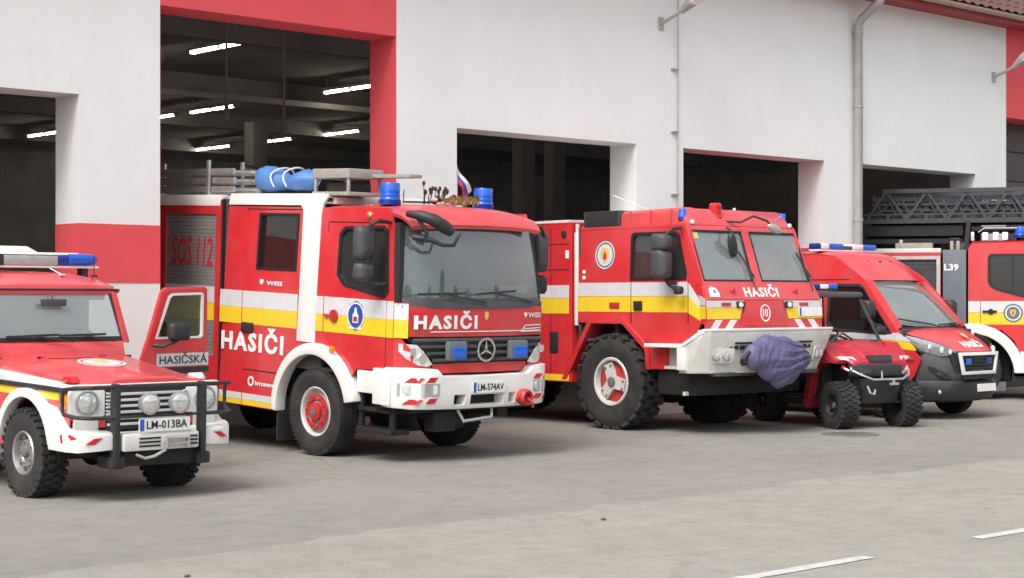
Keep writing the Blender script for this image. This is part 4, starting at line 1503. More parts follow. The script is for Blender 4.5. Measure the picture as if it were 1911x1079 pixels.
# white square marks on the body: small shield and pictogram
obj('small_sign', B().box(-1.124, -1.12, 1.06, 1.13, 2.36, 2.47), 'ink_white', H)
for z in (2.06, 2.14):
    obj('small_sign', B().box(-1.104, -1.10, .74, .80, z, z + .05), 'ink_white', H)
# roof: tall front hood and the flat part behind
rr_ = B()
rr_.loft([[(x * hw, y, z) for x, z in ((-1, zl), (-.92, zt), (.92, zt), (1, zl))] for (y, zl, zt, hw) in ((.90, 2.74, 2.80, 1.08), (.86, 2.76, 2.83, 1.08), (.09, 2.76, 2.83, 1.08))])
rr_.loft([[(-hw, y, 2.76), (-hw * .98, y, zt - .04), (-hw * .93, y, zt), (hw * .93, y, zt), (hw * .98, y, zt - .04), (hw, y, 2.76)] for (y, zt, hw) in ((.085, 2.985, 1.06), (-.90, 3.0, 1.05), (-1.0, 2.985, 1.04), (-1.16, 2.80, 1.06), (-1.17, 2.765, 1.06))])
obj('cab_roof', rr_, 'red_paint_sky_sheen', H, bevel=.012)
rg = B()
for y in (-.10, -.48, -.86):
    for s_ in (-1, 1):
        rg.box(s_ * 1.062, s_ * 1.04, y - .012, y + .012, 2.80, 2.975)
rg.box(-1.075, 1.075, -1.10, .88, 2.752, 2.768)
obj('roof_rib', rg, 'red_paint_sky_sheen', H)
lm = B()
for (x, y) in ((-.62, -.72), (.1, -.2), (-.4, -.15), (.55, -.45), (.0, -.7)):
    lm.lathe([(.10, 2.99), (.095, 3.018), (.01, 3.022)], (x, y, 0), 'z', 14)
obj('roof_hatch', lm, 'red_paint_sky_sheen', H)
obj('body_roof', B().box(-1.13, 1.13, 1.05, 6.2, 2.86, 2.90), 'dusty_white', H, bevel=.01)
b = B()
b.box(-1.08, 1.08, .86, .90, 1.2, 2.78)
b.box(-1.08, 1.08, -1.36, .88, 1.20, 1.24)
b.box(-1.0, 1.0, .2, .26, 1.24, 2.3)
for (ya_, yb_, za_) in ((1.02, 1.05, .62), (6.16, 6.2, .9)):
    obj('bulkhead', B().box(-1.1, 1.1, ya_, yb_, za_, 2.86), 'red_paint', H)
obj('cab_lining', b, 'interior_dark', H)
obj('dashboard', B().box(-1.0, 1.0, -1.42, -1.02, 1.72, 2.03), 'dash_plastic', H, bevel=.04)
seat(H, -.62, -.55, 1.62)
seat(H, .62, -.55, 1.62)
steering_wheel(H, -.60, -.95, 2.12, .22, 40)
# windscreen: two flat panes in a red frame


def hfr(y0, z0, y1, z1, thick=.04):
    """a point on the sloped front face between two heights"""
    return lambda u, v, w: (u, y0 + (y1 - y0) * (v - z0) / (z1 - z0) + w * thick, v)


hup = hfr(-1.50, 1.98, -1.18, 2.76)
pl1 = [(-1.075, 2.03), (-.125, 2.03), (-.075, 2.69), (-1.06, 2.69)]
pl2 = [(.055, 2.03), (1.035, 2.03), (1.05, 2.69), (.095, 2.69)]
obj('windscreen_frame', B().plate([(-1.10, 1.98), (1.10, 1.98), (1.085, 2.0), (1.085, 2.76), (-1.085, 2.76)], hup, [pl1, pl2]), 'red_paint_sky_sheen', H, bevel=.008)
for p_ in (pl1, pl2):
    cu = sum(q[0] for q in p_) / 4
    cv = sum(q[1] for q in p_) / 4
    obj('windscreen', B().plate([(cu + (q[0] - cu) * 1.01, cv + (q[1] - cv) * 1.01) for q in p_], lambda u, v, w: (u, hup(u, v, 0)[1] + .018 + .006 * w, v)), 'windscreen', H)
    obj('windscreen_seal', B().plate([(cu + (q[0] - cu) * 1.02, cv + (q[1] - cv) * 1.03) for q in p_], lambda u, v, w: (u, hup(u, v, 0)[1] - .004 + .02 * w, v), [[(cu + (q[0] - cu) * .975, cv + (q[1] - cv) * .965) for q in p_]]), 'seal_rubber', H)
for x in (-.20, .98):
    yy = lambda z: hup(0, z, 0)[1] - .02
    wiper(H, (x - .06, yy(2.42), 2.42), (x + .10, yy(2.08), 2.08), (x + .05, yy(1.90), 1.90))
# corner posts between side and front
for s_ in (-1, 1):
    cp = B()
    cp.loft([[(s_ * 1.10, -1.36, 1.97), (s_ * 1.09, -1.50, 1.97), (s_ * 1.05, -1.50, 1.97), (s_ * 1.05, -1.36, 1.97)], [(s_ * 1.07, -1.08, 2.78), (s_ * 1.06, -1.18, 2.78), (s_ * 1.02, -1.18, 2.78), (s_ * 1.02, -1.08, 2.78)]])
    cp.loft([[(s_ * 1.10, -1.36, 1.97), (s_ * 1.10, -1.50, 1.97), (s_ * 1.04, -1.50, 1.97), (s_ * 1.04, -1.36, 1.97)], [(s_ * 1.10, -1.43, 1.72), (s_ * 1.16, -1.585, 1.78), (s_ * 1.1, -1.585, 1.78), (s_ * 1.04, -1.43, 1.72)],
             [(s_ * 1.10, -1.43, 1.46), (s_ * 1.17, -1.60, 1.46), (s_ * 1.1, -1.60, 1.46), (s_ * 1.04, -1.43, 1.46)]])
    obj('corner_panel', cp, 'red_paint', H, bevel=.006)
    wsx = B().add([(s_ * 1.104, -1.43, 1.71), (s_ * 1.172, -1.592, 1.70), (s_ * 1.17, -1.59, 1.79), (s_ * 1.11, -1.41, 1.84)], [(0, 1, 2, 3)])
    obj('white_stripe', wsx, 'stripe_white', H)
    wsy = B().add([(s_ * 1.106, -1.43, 1.52), (s_ * 1.178, -1.604, 1.53), (s_ * 1.173, -1.594, 1.69), (s_ * 1.105, -1.432, 1.70)], [(0, 1, 2, 3)])
    obj('yellow_stripe', wsy, 'stripe_yellow', H)
hlo = hfr(-1.60, 1.46, -1.58, 1.78)
hmid = hfr(-1.585, 1.78, -1.50, 1.985)
obj('front_panel', B().plate([(-1.15, 1.78), (1.15, 1.78), (1.095, 1.985), (-1.095, 1.985)], hmid), 'red_paint_sky_sheen', H)
obj('front_panel', B().plate([(-1.16, 1.40), (1.16, 1.40), (1.15, 1.779), (-1.15, 1.779)], hlo), 'red_paint', H)
hl_ = lambda d: (lambda u, v, w: (u, hlo(u, v, 0)[1] - d + .005 * w, v))
obj('service_flap', B().plate([(-.52, 1.44), (.44, 1.44), (.33, 1.765), (-.38, 1.765)], hl_(.012)), 'red_paint', H, bevel=.004)
for s_, x0, x1, x2 in ((-1, -1.15, -.42, -.52), (1, 1.15, .38, .46)):
    obj('white_stripe', B().plate([(x0, 1.675), (x2 + (x1 - x2) * .6, 1.675), (x1, 1.765), (x0, 1.765)], hl_(.006)), 'stripe_white', H)
    obj('yellow_stripe', B().plate([(x0, 1.525), (x2, 1.525), (x2 + (x1 - x2) * .55, 1.67), (x0, 1.67)], hl_(.006)), 'stripe_yellow', H)
    lo_ = obj('position_lamp', B().box(x1 - s_ * .02 + s_ * .03, x1 + s_ * .16, -1.61, -1.57, 1.665, 1.755), 'black_plastic', H, bevel=.01)
    obj('lens', B().lathe([(.038, 0), (.03, -.018), (.005, -.022)], (x1 + s_ * .09, -1.611, 1.71), 'y', 14), 'lamp_white', lo_)
    obj('marker_lamp', B().box(x0 - s_ * .28, x0 - s_ * .46, -1.605, -1.585, 1.695, 1.74), 'rim_red', H, bevel=.008)
    # red and white hatching under the stripes
    for j in range(3):
        xa = x0 - s_ * (.06 + .28 * j)
        if j < 2:
            obj('white_chevron', B().plate([(xa - s_ * .00, 1.40), (xa - s_ * .13, 1.40), (xa - s_ * .24, 1.515), (xa - s_ * .11, 1.515)] if s_ > 0 else [(xa, 1.40), (xa + .13, 1.40), (xa + .24, 1.515), (xa + .11, 1.515)], hl_(.006)), 'stripe_white', H)
numberplate(H, '', lambda u, v, q: (u, -1.605 - q, v), .66, 1.555, .48, .12)
text(H, 'HASIČI', 'ink_white', lambda u, v, w: (u, hmid(u, v, 0)[1] - .002 - w, v), -.38, 1.815, .68, .125, .004, .03, gap=1.15)
o_, i_ = ring((-.02, 1.60), .085, .10, 28)
obj('oval_badge', B().plate([(p[0], 1.60 + (p[1] - 1.60) * 1.15) for p in o_], hl_(.018), [[(p[0], 1.60 + (p[1] - 1.60) * 1.15) for p in i_]]), 'ink_white', H)
text(H, '10', 'ink_white', lambda u, v, w: (u, hlo(u, v, 0)[1] - .014 - w, v), -.07, 1.55, .10, .105, .004, .01)
sg = obj('pictogram', B().plate([(-1.06, 1.815), (-.87, 1.815), (-.87, 1.87), (-.91, 1.93), (-1.0, 1.95), (-1.05, 1.91)], lambda u, v, w: (u, hmid(u, v, 0)[1] - .005 + .004 * w, v)), 'ink_white', H)
obj('pictogram_dot', B().plate(disc((-.955, 1.885), .022, 12), lambda u, v, w: (u, hmid(u, v, 0)[1] - .007 + .003 * w, v)), 'ink_red', sg)
for x in (-.60, .66):
    obj('wiper_pivot', B().lathe([(.05, 0), (.05, -.03), (.03, -.05), (.005, -.052)], (x, -1.52, 1.90), 'y', 12), 'red_paint', H)
obj('corner_sticker', B().plate([(-1.02, 2.58), (-.92, 2.58), (-.92, 2.67), (-1.02, 2.67)], lambda u, v, w: (u, hup(u, v, 0)[1] + .012 + .003 * w, v)), 'ink_gold', H)
# bumper
bt_ = []
top = [(-1.30, -1.30), (-1.30, -1.66), (-1.22, -1.74), (-.5, -1.78), (.5, -1.78), (1.22, -1.74), (1.30, -1.66), (1.30, -1.30)]
bot = [(-1.26, -1.20), (-1.26, -1.38), (-1.10, -1.56), (-.5, -1.70), (.5, -1.70), (1.10, -1.56), (1.26, -1.38), (1.26, -1.20)]
bb_ = B()
bb_.loft([[(x, y, .82) for x, y in bot], [(x, y, .86) for x, y in [(q[0] * 1.005, q[1] - .01) for q in bot]], [(x * .3 + x2 * .7, y * .3 + y2 * .7, 1.205) for (x, y), (x2, y2) in zip(bot, top)], [(x, y if abs(x) < 1.29 or y < -1.5 else y - .28, 1.36) for x, y in top], [(x * .99, (y if abs(x) < 1.29 or y < -1.5 else y - .28) + .03, 1.385) for x, y in top]])
bmp = obj('bumper', bb_, 'dusty_white', H, bevel=.012)
lip = B()
lip.prism([(x * 1.003, y - .006) for x, y in top[1:-1]] + [(1.1, -1.60), (-1.1, -1.60)], 'z', 1.372, 1.402)
obj('bumper_lip', lip, 'white_paint', bmp, bevel=.006)
for s_ in (-1, 1):
    e_ = B()
    e_.box(s_ * 1.30, s_ * .8, -1.32, -.60, 1.15, 1.20)
    e_.box(s_ * 1.30, s_ * 1.22, -1.34, -1.20, .86, 1.16)
    e_.loft([[(s_ * 1.305, -1.28, 1.15), (s_ * 1.305, -1.28, 1.20), (s_ * 1.1, -1.28, 1.20), (s_ * 1.1, -1.28, 1.15)], [(s_ * 1.305, -1.66, 1.345), (s_ * 1.305, -1.64, 1.395), (s_ * 1.1, -1.64, 1.395), (s_ * 1.1, -1.66, 1.345)]])
    obj('bumper_step', e_, 'white_paint', bmp, bevel=.008)
    hlb = obj('lamp_recess', B().plate(rrect(-1.12, -.80, .95, 1.15, .04, 3) if s_ < 0 else rrect(.80, 1.12, .95, 1.15, .04, 3), lambda u, v, w: (u, -1.56 - .16 * (1.12 - abs(u)) / .32 * .8 - .10 * (v - .95) / .2 * .6 - .035 + .02 * w, v)), 'dusty_white', bmp, bevel=.006)
    for xx in (-1.04, -.90):
        yb = -1.56 - .16 * (1.12 - abs(xx)) / .32 * .8 - .03 - .03
        hlq = obj('headlight', B().lathe([(.066, .01), (.066, -.02), (.055, -.025)], (-s_ * xx, yb, 1.05), 'y', 20, caps=False), 'aluminium', bmp)
        obj('lens', B().lathe([(.060, 0), (.05, -.012), (.005, -.02)], (-s_ * xx, yb - .008, 1.05), 'y', 20), 'clear_lens', hlq)
# slots in the bumper sheet and small rivets
fy = lambda x, z: (-1.56 if abs(x) > 1.1 else -1.70 + (abs(x) - .5) / .6 * .14 if abs(x) > .5 else -1.70) + (-.06) * (z - .82) / .4
sl = B()
for s_ in (-1, 1):
    for (xa, xb, za, zb) in ((.46, .76, 1.20, 1.225), (.48, .56, 1.13, 1.18), (.59, .66, 1.13, 1.18), (.69, .76, 1.13, 1.18), (.78, .83, 1.14, 1.17)):
        y_ = fy((xa + xb) / 2, za)
        sl.box(s_ * xa, s_ * xb, y_ - .035, y_ + .1, za, zb)
obj('bumper_slot', sl, 'chassis_black', bmp, kind='stuff')
rv = B()
for s_ in (-1, 1):
    for i in range(3):
        for j in range(2):
            rv.lathe([(.012, 0), (.009, -.008), (.002, -.01)], (s_ * (.40 - .07 * i - .02 * j) + .1, -1.765 + .01 * j, 1.32 - .05 * j), 'y', 8)
obj('bumper_bolts', rv, 'grey_plastic', bmp, kind='stuff')
obj('lower_lip', B().box(-1.0, 1.0, -1.66, -1.5, .78, .83), 'grey_plastic', bmp, bevel=.01)
b = B()
b.box(-1.0, 1.0, -1.40, -.60, .80, 1.36)
b.box(-.35, .35, -1.3, 6.2, .70, 1.1)
b.box(-.85, .85, -.55, 1.0, 1.1, 1.9)
b.lathe([(.28, -.2), (.34, -.1), (.34, .1), (.28, .2)], (0, .2, .66), 'y', 16)
b.box(-.9, .9, .08, .32, .56, .76)
b.box(-.9, .9, 4.2, 4.44, .56, .76)
b.box(-1.0, 1.0, 1.1, 3.3, .62, 1.2)
b.box(-1.05, 1.05, -1.30, -.62, .52, .86)
obj('chassis', b, 'chassis_black', H, bevel=.012)
b = B()
b.box(-1.12, -.90, -1.18, -1.14, .52, .57)
obj('drag_bar', b, 'dusty_white', H)
for s_ in (-1, 1):
    obj('wheel_liner', B().box(s_ * .72, s_ * .66, -.5, 1.05, .9, 1.46), 'chassis_black', H)
    obj('wheel_liner', B().box(s_ * .66, s_ * 1.09, -.42, 1.0, 1.44, 1.458), 'chassis_black', H)
add_wheels(H, .655, .33, .44, 'spoke', [(-.95, .19, .655, 0), (.95, .19, .655, 0), (-.95, 4.3, .655, 0), (.95, 4.3, .655, 0)], lugs=22, lug=(.115, .030))
# mirrors
b = B()
b.tube([(-1.10, -1.10, 2.72), (-1.26, -1.08, 2.70), (-1.33, -1.02, 2.62)], .02, 8)
b.tube([(-1.12, -1.02, 2.0), (-1.24, -1.0, 1.98), (-1.33, -1.0, 2.06)], .022, 8)
b.tube([(-1.24, -1.0, 1.98), (-1.26, -1.12, 1.92), (-1.25, -1.2, 1.90)], .02, 8)
obj('mirror_arm', b, 'black_plastic', H)
mirror_body(H, (-1.33, -.98, 2.53), .115, .11, .115, 'grey_plastic', 6)
mirror_body(H, (-1.33, -.98, 2.24), .120, .11, .195, 'grey_plastic', 6)
mirror_body(H, (-1.25, -1.20, 1.90), .055, .05, .055, 'black_plastic')
b = B()
b.tube([(1.10, -1.10, 2.72), (1.22, -1.08, 2.70), (1.26, -1.0, 2.6)], .02, 8)
obj('mirror_arm', b, 'black_plastic', H)
mirror_body(H, (1.26, -.98, 2.42), .09, .09, .22, 'grey_plastic', -6)
im = B()
im.tube([(-.36, -1.22, 2.74), (-.37, -1.31, 2.70), (-.38, -1.36, 2.62)], .014, 6)
o = obj('front_mirror', im, 'black_plastic', H)
b = B()
b.loft([[(-.40 + .075 * q * math.cos(t) - .03 * math.sin(t), -1.36 + d, 2.50 + .165 * q * math.sin(t)) for t in [2 * PI * i / 18 for i in range(18)]] for d, q in ((-.05, .35), (-.035, .85), (.0, 1.), (.02, .95))])
obj('mirror_shell', b, 'black_plastic', o)
wl = B()
wl.tube([(-.30, -1.10, 2.83), (-.12, -1.26, 2.82), (.02, -1.36, 2.90), (.20, -1.44, 2.84), (.28, -1.46, 2.76)], .016, 8)
o = obj('wide_mirror', wl, 'black_plastic', H)
b = B()
b.loft([[(.33 + .13 * q * math.cos(t), -1.46 + d, 2.735 + .062 * q * math.sin(t) - .035 * q * math.cos(t)) for t in [2 * PI * i / 18 for i in range(18)]] for d, q in ((-.05, .4), (-.03, .9), (.0, 1.), (.02, .95))])
obj('mirror_shell', b, 'zinc', o)
# roof work light / red beacon
rb_ = B().lathe([(.09, 0), (.095, .03), (.075, .05), (.085, .10), (.085, .19), (.06, .215), (.01, .22)], (-.36, -1.02, 2.86), 'z', 18)
obj('red_beacon', rb_, 'red_lens', H)
for x in (-.98, .98):
    obj('marker_lamp', B().lathe([(.034, 0), (.03, -.022), (.005, -.028)], (x, -1.17, 2.80), 'y', 12), 'lamp_white', H)
b = B()
b.tube([(-.60, -.1, 2.98), (-.95, .35, 3.22)], .006, 5)
b.tube([(.15, -.9, 2.98), (.15, -.9, 3.03)], .02, 6)
b.tube([(-.9, .0, 2.98), (-.9, .0, 3.16)], .006, 5)
obj('roof_aerial', b, 'white_paint', H)

# purple cover over the bumper monitor
pc = thing('purple_cover', 'purple fabric cover bunched over the centre of the white bumper of the tall truck', 'cover', (0, 0, 0))
b = B()
from mathutils import noise as mnoise
rows, cols = 110, 90
rings = []


def lerp_curve(pts, x):
    for (xa, ya), (xb, yb) in zip(pts, pts[1:]):
        if x <= xb:
            t = (x - xa) / (xb - xa)
            t = t * t * (3 - 2 * t)
            return ya + (yb - ya) * t
    return pts[-1][1]


for i in range(cols):
    t_ = i / (cols - 1)
    x = -.74 + 1.40 * t_
    zt = lerp_curve([(-.74, 1.03), (-.60, 1.20), (-.38, 1.31), (0, 1.30), (.28, 1.22), (.66, 1.04)], x)
    zb = lerp_curve([(-.74, .97), (-.55, .86), (-.30, .70), (-.08, .61), (.10, .66), (.36, .80), (.66, .93)], x)
    prof = lerp_curve([(-.74, .05), (-.58, .7), (-.2, 1.), (.2, .85), (.5, .45), (.66, .06)], x)
    ringp = []
    for j in range(rows):
        a_ = 2 * PI * j / rows
        zc, hz = (zt + zb) / 2, (zt - zb) / 2
        z = zc + hz * math.sin(a_)
        # folds fan out from the gathered right-hand end, others hang from the top edge
        th = math.atan2(z - 1.04, x - .80)
        th = th if th > 0 else th + 2 * PI
        nz_ = mnoise.noise(Vector((x * 2.2, z * 2.2, 3.1)))
        f1 = abs(math.sin(th * 21 + 2.6 * nz_)) ** .6
        f2 = abs(math.sin((x * 13 + z * 4.2) + 3.4 * nz_)) ** .6
        wgt = min(1, max(0, (x + .45) / .6))
        f3 = abs(math.sin(th * 47 + 5 * nz_ + 2)) ** .5
        f4 = abs(math.sin((x * 31 - z * 17) + 6 * nz_)) ** .6
        crease = ((.045 * f1 + .035 * f3) * wgt + (.04 * f2 + .018 * f4) * (1 - wgt)) * (.35 + .65 * prof) - .03
        crease += .03 * mnoise.noise(Vector((x * 6, z * 6, 9.7)))
        yy = -1.80 - .10 * prof - (.14 * prof + .015 + crease) * math.cos(a_)
        ringp.append((x + .02 * nz_, yy, z + .022 * mnoise.noise(Vector((x * 7, a_ * 1.3, 5.5))) * prof))
    rings.append(ringp)
b.loft(rings)
ob_ = obj('cloth', b, 'tarp_purple', pc, angle=80)
b = B()
b.tube([(-.74, -1.86, .99), (-.70, -1.86, 1.04), (-.64, -1.88, 1.10)], .035, 8)
b.tube([(-.76, -1.85, .96), (-.70, -1.86, .97)], .045, 8)
obj('cord', b, 'seal_rubber', pc)
on(H, pc)


# ================================================================== OFF-ROAD CAR
k_ = .9859
G = thing('off_road_car', 'red boxy off-road car with black bull bar and its passenger door open', 'off-road car', (8.25 * k_, 14.6 * k_, 0), 0, .03, k_)
GX = .03


def gs(s_, d=0., t_=.03):
    return lambda u, v, w: (GX + s_ * (.765 + d - (t_ if w else 0)), u, v)


for s_ in (-1, 1):
    arch = arc(.15, .42, .50, -4, 184, 18)
    lower = [(-.60, .70), (-.60, 1.03), (.95, 1.03), (.95, .45), (.66, .42)] + arch[1:-1][::1] + [(-.34, .42), (-.45, .55)]
    lower = [(.95, .45), (.95, 1.035), (-.60, 1.035), (-.60, .72), (-.36, .62)] + arc(.15, .42, .50, 158, 2, 16)
    obj('front_wing', B().plate(lower, gs(s_)), 'red_paint', G)
    obj('yellow_stripe', B().plate([(.95, .93), (-.40, .93), (-.40, 1.0), (.95, 1.0)], gs(s_, .004, .006)), 'stripe_yellow', G)
    obj('rub_strip', B().box(GX + s_ * .765, GX + s_ * .79, -.55, .95, 1.005, 1.05), 'black_plastic', G, bevel=.008)
    # white flank between the rub strip and the bonnet, top of the wing
    wg = B().loft([[(GX + s_ * .765, y, 1.045), (GX + s_ * .765, y, zt - .02), (GX + s_ * .745, y, zt), (GX + s_ * .52, y, zt + .02), (GX + s_ * .52, y, 1.03)] for y, zt in ((-.60, 1.065), (-.3, 1.075), (.95, 1.14))])
    obj('wing_top', wg, 'white_paint', G, bevel=.008)
    obj('blinker', B().box(GX + s_ * .76, GX + s_ * .775, -.575, -.43, .86, .985), 'amber_lens', G, bevel=.006)
    # flare
    ro = arc(.15, .42, .575, 178, 14, 20)
    ri = arc(.15, .42, .49, 178, 10, 20)
    fl = [(-.62, .60), (-.60, .70), (-.36, .87)] + arc(.15, .45, .56, 128, 8, 14) + arc(.15, .45, .475, 8, 160, 16) + [(-.33, .52), (-.42, .50), (-.56, .50)]
    obj('wheel_arch', B().plate(fl, lambda u, v, w, s_=s_: (GX + s_ * (.845 if not w else .70), u, v)), 'white_paint', G, bevel=.014)
    if s_ < 0:
        ar = [(-.08, 1.19), (-.16, 1.19), (-.16, 1.10), (-.12, 1.07)]
    obj('wing_lamp', B().loft([[(GX + s_ * .66 - .05, -.52, 1.09), (GX + s_ * .66 + .05, -.52, 1.09), (GX + s_ * .66 + .05, -.30, 1.09), (GX + s_ * .66 - .05, -.30, 1.09)], [(GX + s_ * .66 - .04, -.47, 1.15), (GX + s_ * .66 + .04, -.47, 1.15), (GX + s_ * .66 + .035, -.34, 1.14), (GX + s_ * .66 - .035, -.34, 1.14)]]), 'red_lens' if s_ < 0 else 'clear_lens', G, bevel=.012)
    # rear body flank (hidden by the frame edge on the left, by the open door on the right)
    rear = [(.95, .45), (.95, 1.36), (1.22, 1.90), (3.55, 1.95), (3.55, .50), (3.38, .45)] + arc(2.98, .42, .45, 6, 174, 12) + [(2.5, .45)]
    dwin = [(1.10, 1.38), (1.27, 1.82), (1.86, 1.84), (1.86, 1.38)]
    rwin = [(2.0, 1.38), (2.0, 1.84), (3.4, 1.86), (3.4, 1.38)]
    if s_ < 0:
        obj('body_side', B().plate(rear, gs(s_), [dwin, rwin]), 'red_paint', G)
        obj('side_window', B().plate(dwin, gs(s_, -.012, .006)), 'side_window', G)
    else:
        ap = [(1.86, .45), (1.86, 1.88), (1.24, 1.86), (1.22, 1.90), (3.55, 1.95), (3.55, .50), (3.38, .45)] + arc(2.98, .42, .45, 6, 174, 12) + [(2.5, .45)]
        obj('body_side', B().plate(ap, gs(s_), [rwin]), 'red_paint', G)
        obj('sill', B().box(GX + .70, GX + .765, .95, 1.86, .45, .55), 'red_paint', G)
    obj('side_window', B().plate(rwin, gs(s_, -.012, .006)), 'dark_window', G)
    # pillar of the windscreen
    pp = B().loft([[(GX + s_ * .775, 1.02, 1.36), (GX + s_ * .70, 1.0, 1.36), (GX + s_ * .70, 1.09, 1.36), (GX + s_ * .775, 1.10, 1.36)], [(GX + s_ * .735, 1.25, 1.90), (GX + s_ * .67, 1.235, 1.90), (GX + s_ * .67, 1.32, 1.90), (GX + s_ * .735, 1.33, 1.90)]])
    obj('pillar', pp, 'red_paint', G, bevel=.012)
# bonnet with a raised middle
bn = B()
rings = []
for (y, zc, hw) in ((-.615, 1.085, .63), (-.59, 1.105, .635), (-.3, 1.125, .655), (.4, 1.19, .69), (.98, 1.245, .725)):
    top = [(-1, -.055), (-.985, -.02), (-.90, .0), (-.56, .010), (-.50, .032), (.50, .032), (.56, .010), (.90, .0), (.985, -.02), (1, -.055)]
    rings.append([(GX + x * hw, y, zc + dz) for x, dz in top] + [(GX + hw * .98, y, zc - .09), (GX - hw * .98, y, zc - .09)])
bn.loft(rings)
obj('bonnet', bn, 'red_paint_sky_sheen', G, bevel=.006)
cw_ = B().loft([[(GX - .70, y, z), (GX + .70, y, z), (GX + .70, y, z - .05), (GX - .70, y, z - .05)] for y, z in ((.985, 1.25), (1.02, 1.36), (1.05, 1.385))])
obj('scuttle_panel', cw_, 'red_paint_sky_sheen', G, bevel=.01)
b = B()
b.box(GX - .35, GX + .12, .60, .61, 1.238, 1.246)
for x in (-.36, .30):
    b.box(GX + x - .04, GX + x + .04, .72, .74, 1.24, 1.256)
obj('bonnet_seam', b, 'seal_rubber', G)
bz = lambda y: 1.125 + (y + .3) * .0929 + .033
em = obj('bonnet_emblem', B().plate(disc((GX + .05, .30), .23, 28, 1.05), lambda u, v, w: (u, v, bz(v) + .004 - .003 * w)), 'white_paint', G)
o_, i_ = ring((GX + .05, .30), .185, .20, 28)
obj('emblem_ring', B().plate(o_, lambda u, v, w: (u, v, bz(v) + .006 - .003 * w), [i_]), 'ink_red', em)
obj('emblem_shield', B().plate([(GX - .04, .40), (GX + .14, .40), (GX + .13, .28), (GX + .05, .2), (GX - .03, .28)], lambda u, v, w: (u, v, bz(v) + .006 - .003 * w)), 'ink_gold', em)
# windscreen
gw = lambda d: (lambda u, v, w: (GX + u, 1.035 + (v - 1.38) * .42 + d + .006 * w, v))
scr = [(-.70, 1.415), (.70, 1.415), (.655, 1.865), (-.655, 1.865)]
obj('windscreen', B().plate(scr, gw(.01)), 'windscreen', G)
obj('windscreen_seal', B().plate([(-.735, 1.385), (.735, 1.385), (.685, 1.89), (-.685, 1.89)], lambda u, v, w: gw(0)(u, v, w * 4), [[(-.69, 1.425), (.69, 1.425), (.645, 1.855), (-.645, 1.855)]]), 'seal_rubber', G)
wiper(G, (GX - .58, 1.03, 1.435), (GX - .02, 1.03, 1.45), (GX + .12, .985, 1.38))
wiper(G, (GX - .02, 1.03, 1.44), (GX + .50, 1.03, 1.45), (GX + .58, .985, 1.38))
rfo = B()
rings = []
for (y, ze, zc, hw) in ((1.235, 1.895, 1.905, .70), (1.25, 1.925, 1.945, .715), (1.45, 1.96, 2.03, .72), (1.7, 1.965, 2.06, .72), (3.5, 1.965, 2.06, .72), (3.56, 1.90, 1.95, .71)):
    rings.append([(GX + x * hw, y, ze + (zc - ze) * (1 - abs(x) ** 5)) for x in [-1 + 2 * i / 16 for i in range(17)]] + [(GX + hw * .98, y, ze - .05), (GX - hw * .98, y, ze - .05)])
rfo.loft(rings)
obj('roof', rfo, 'red_paint_sky_sheen', G, angle=40)
obj('rain_gutter', B().box(GX - .755, GX + .755, 1.225, 1.245, 1.885, 1.905), 'black_plastic', G, bevel=.004)
b = B()
b.box(GX - .74, GX + .74, .93, .96, .6, 1.24)
b.box(GX - .74, GX + .74, .96, 3.5, .55, .60)
b.box(GX - .73, GX + .73, 3.5, 3.55, .5, 1.92)
b.box(GX - .6, GX + .6, 1.24, 1.5, 1.79, 1.88)
obj('cab_lining', b, 'interior_dark', G)
obj('dashboard', B().box(GX - .69, GX + .69, 1.085, 1.32, 1.10, 1.40), 'dash_plastic', G, bevel=.03)
b = B()
b.box(GX - .16, GX + .12, 1.14, 1.155, 1.73, 1.80)
b.tube([(GX - .02, 1.16, 1.78), (GX - .02, 1.2, 1.86)], .01, 6)
obj('inner_mirror', b, 'grey_plastic', G, bevel=.01)
obj('papers', B().box(GX - .20, GX + .06, 1.10, 1.2, 1.402, 1.43), 'plate_white', G)
seat(G, GX - .36, 1.55, .95)
seat(G, GX + .36, 1.55, .95)
steering_wheel(G, GX + .36, 1.38, 1.33, .19, 35)
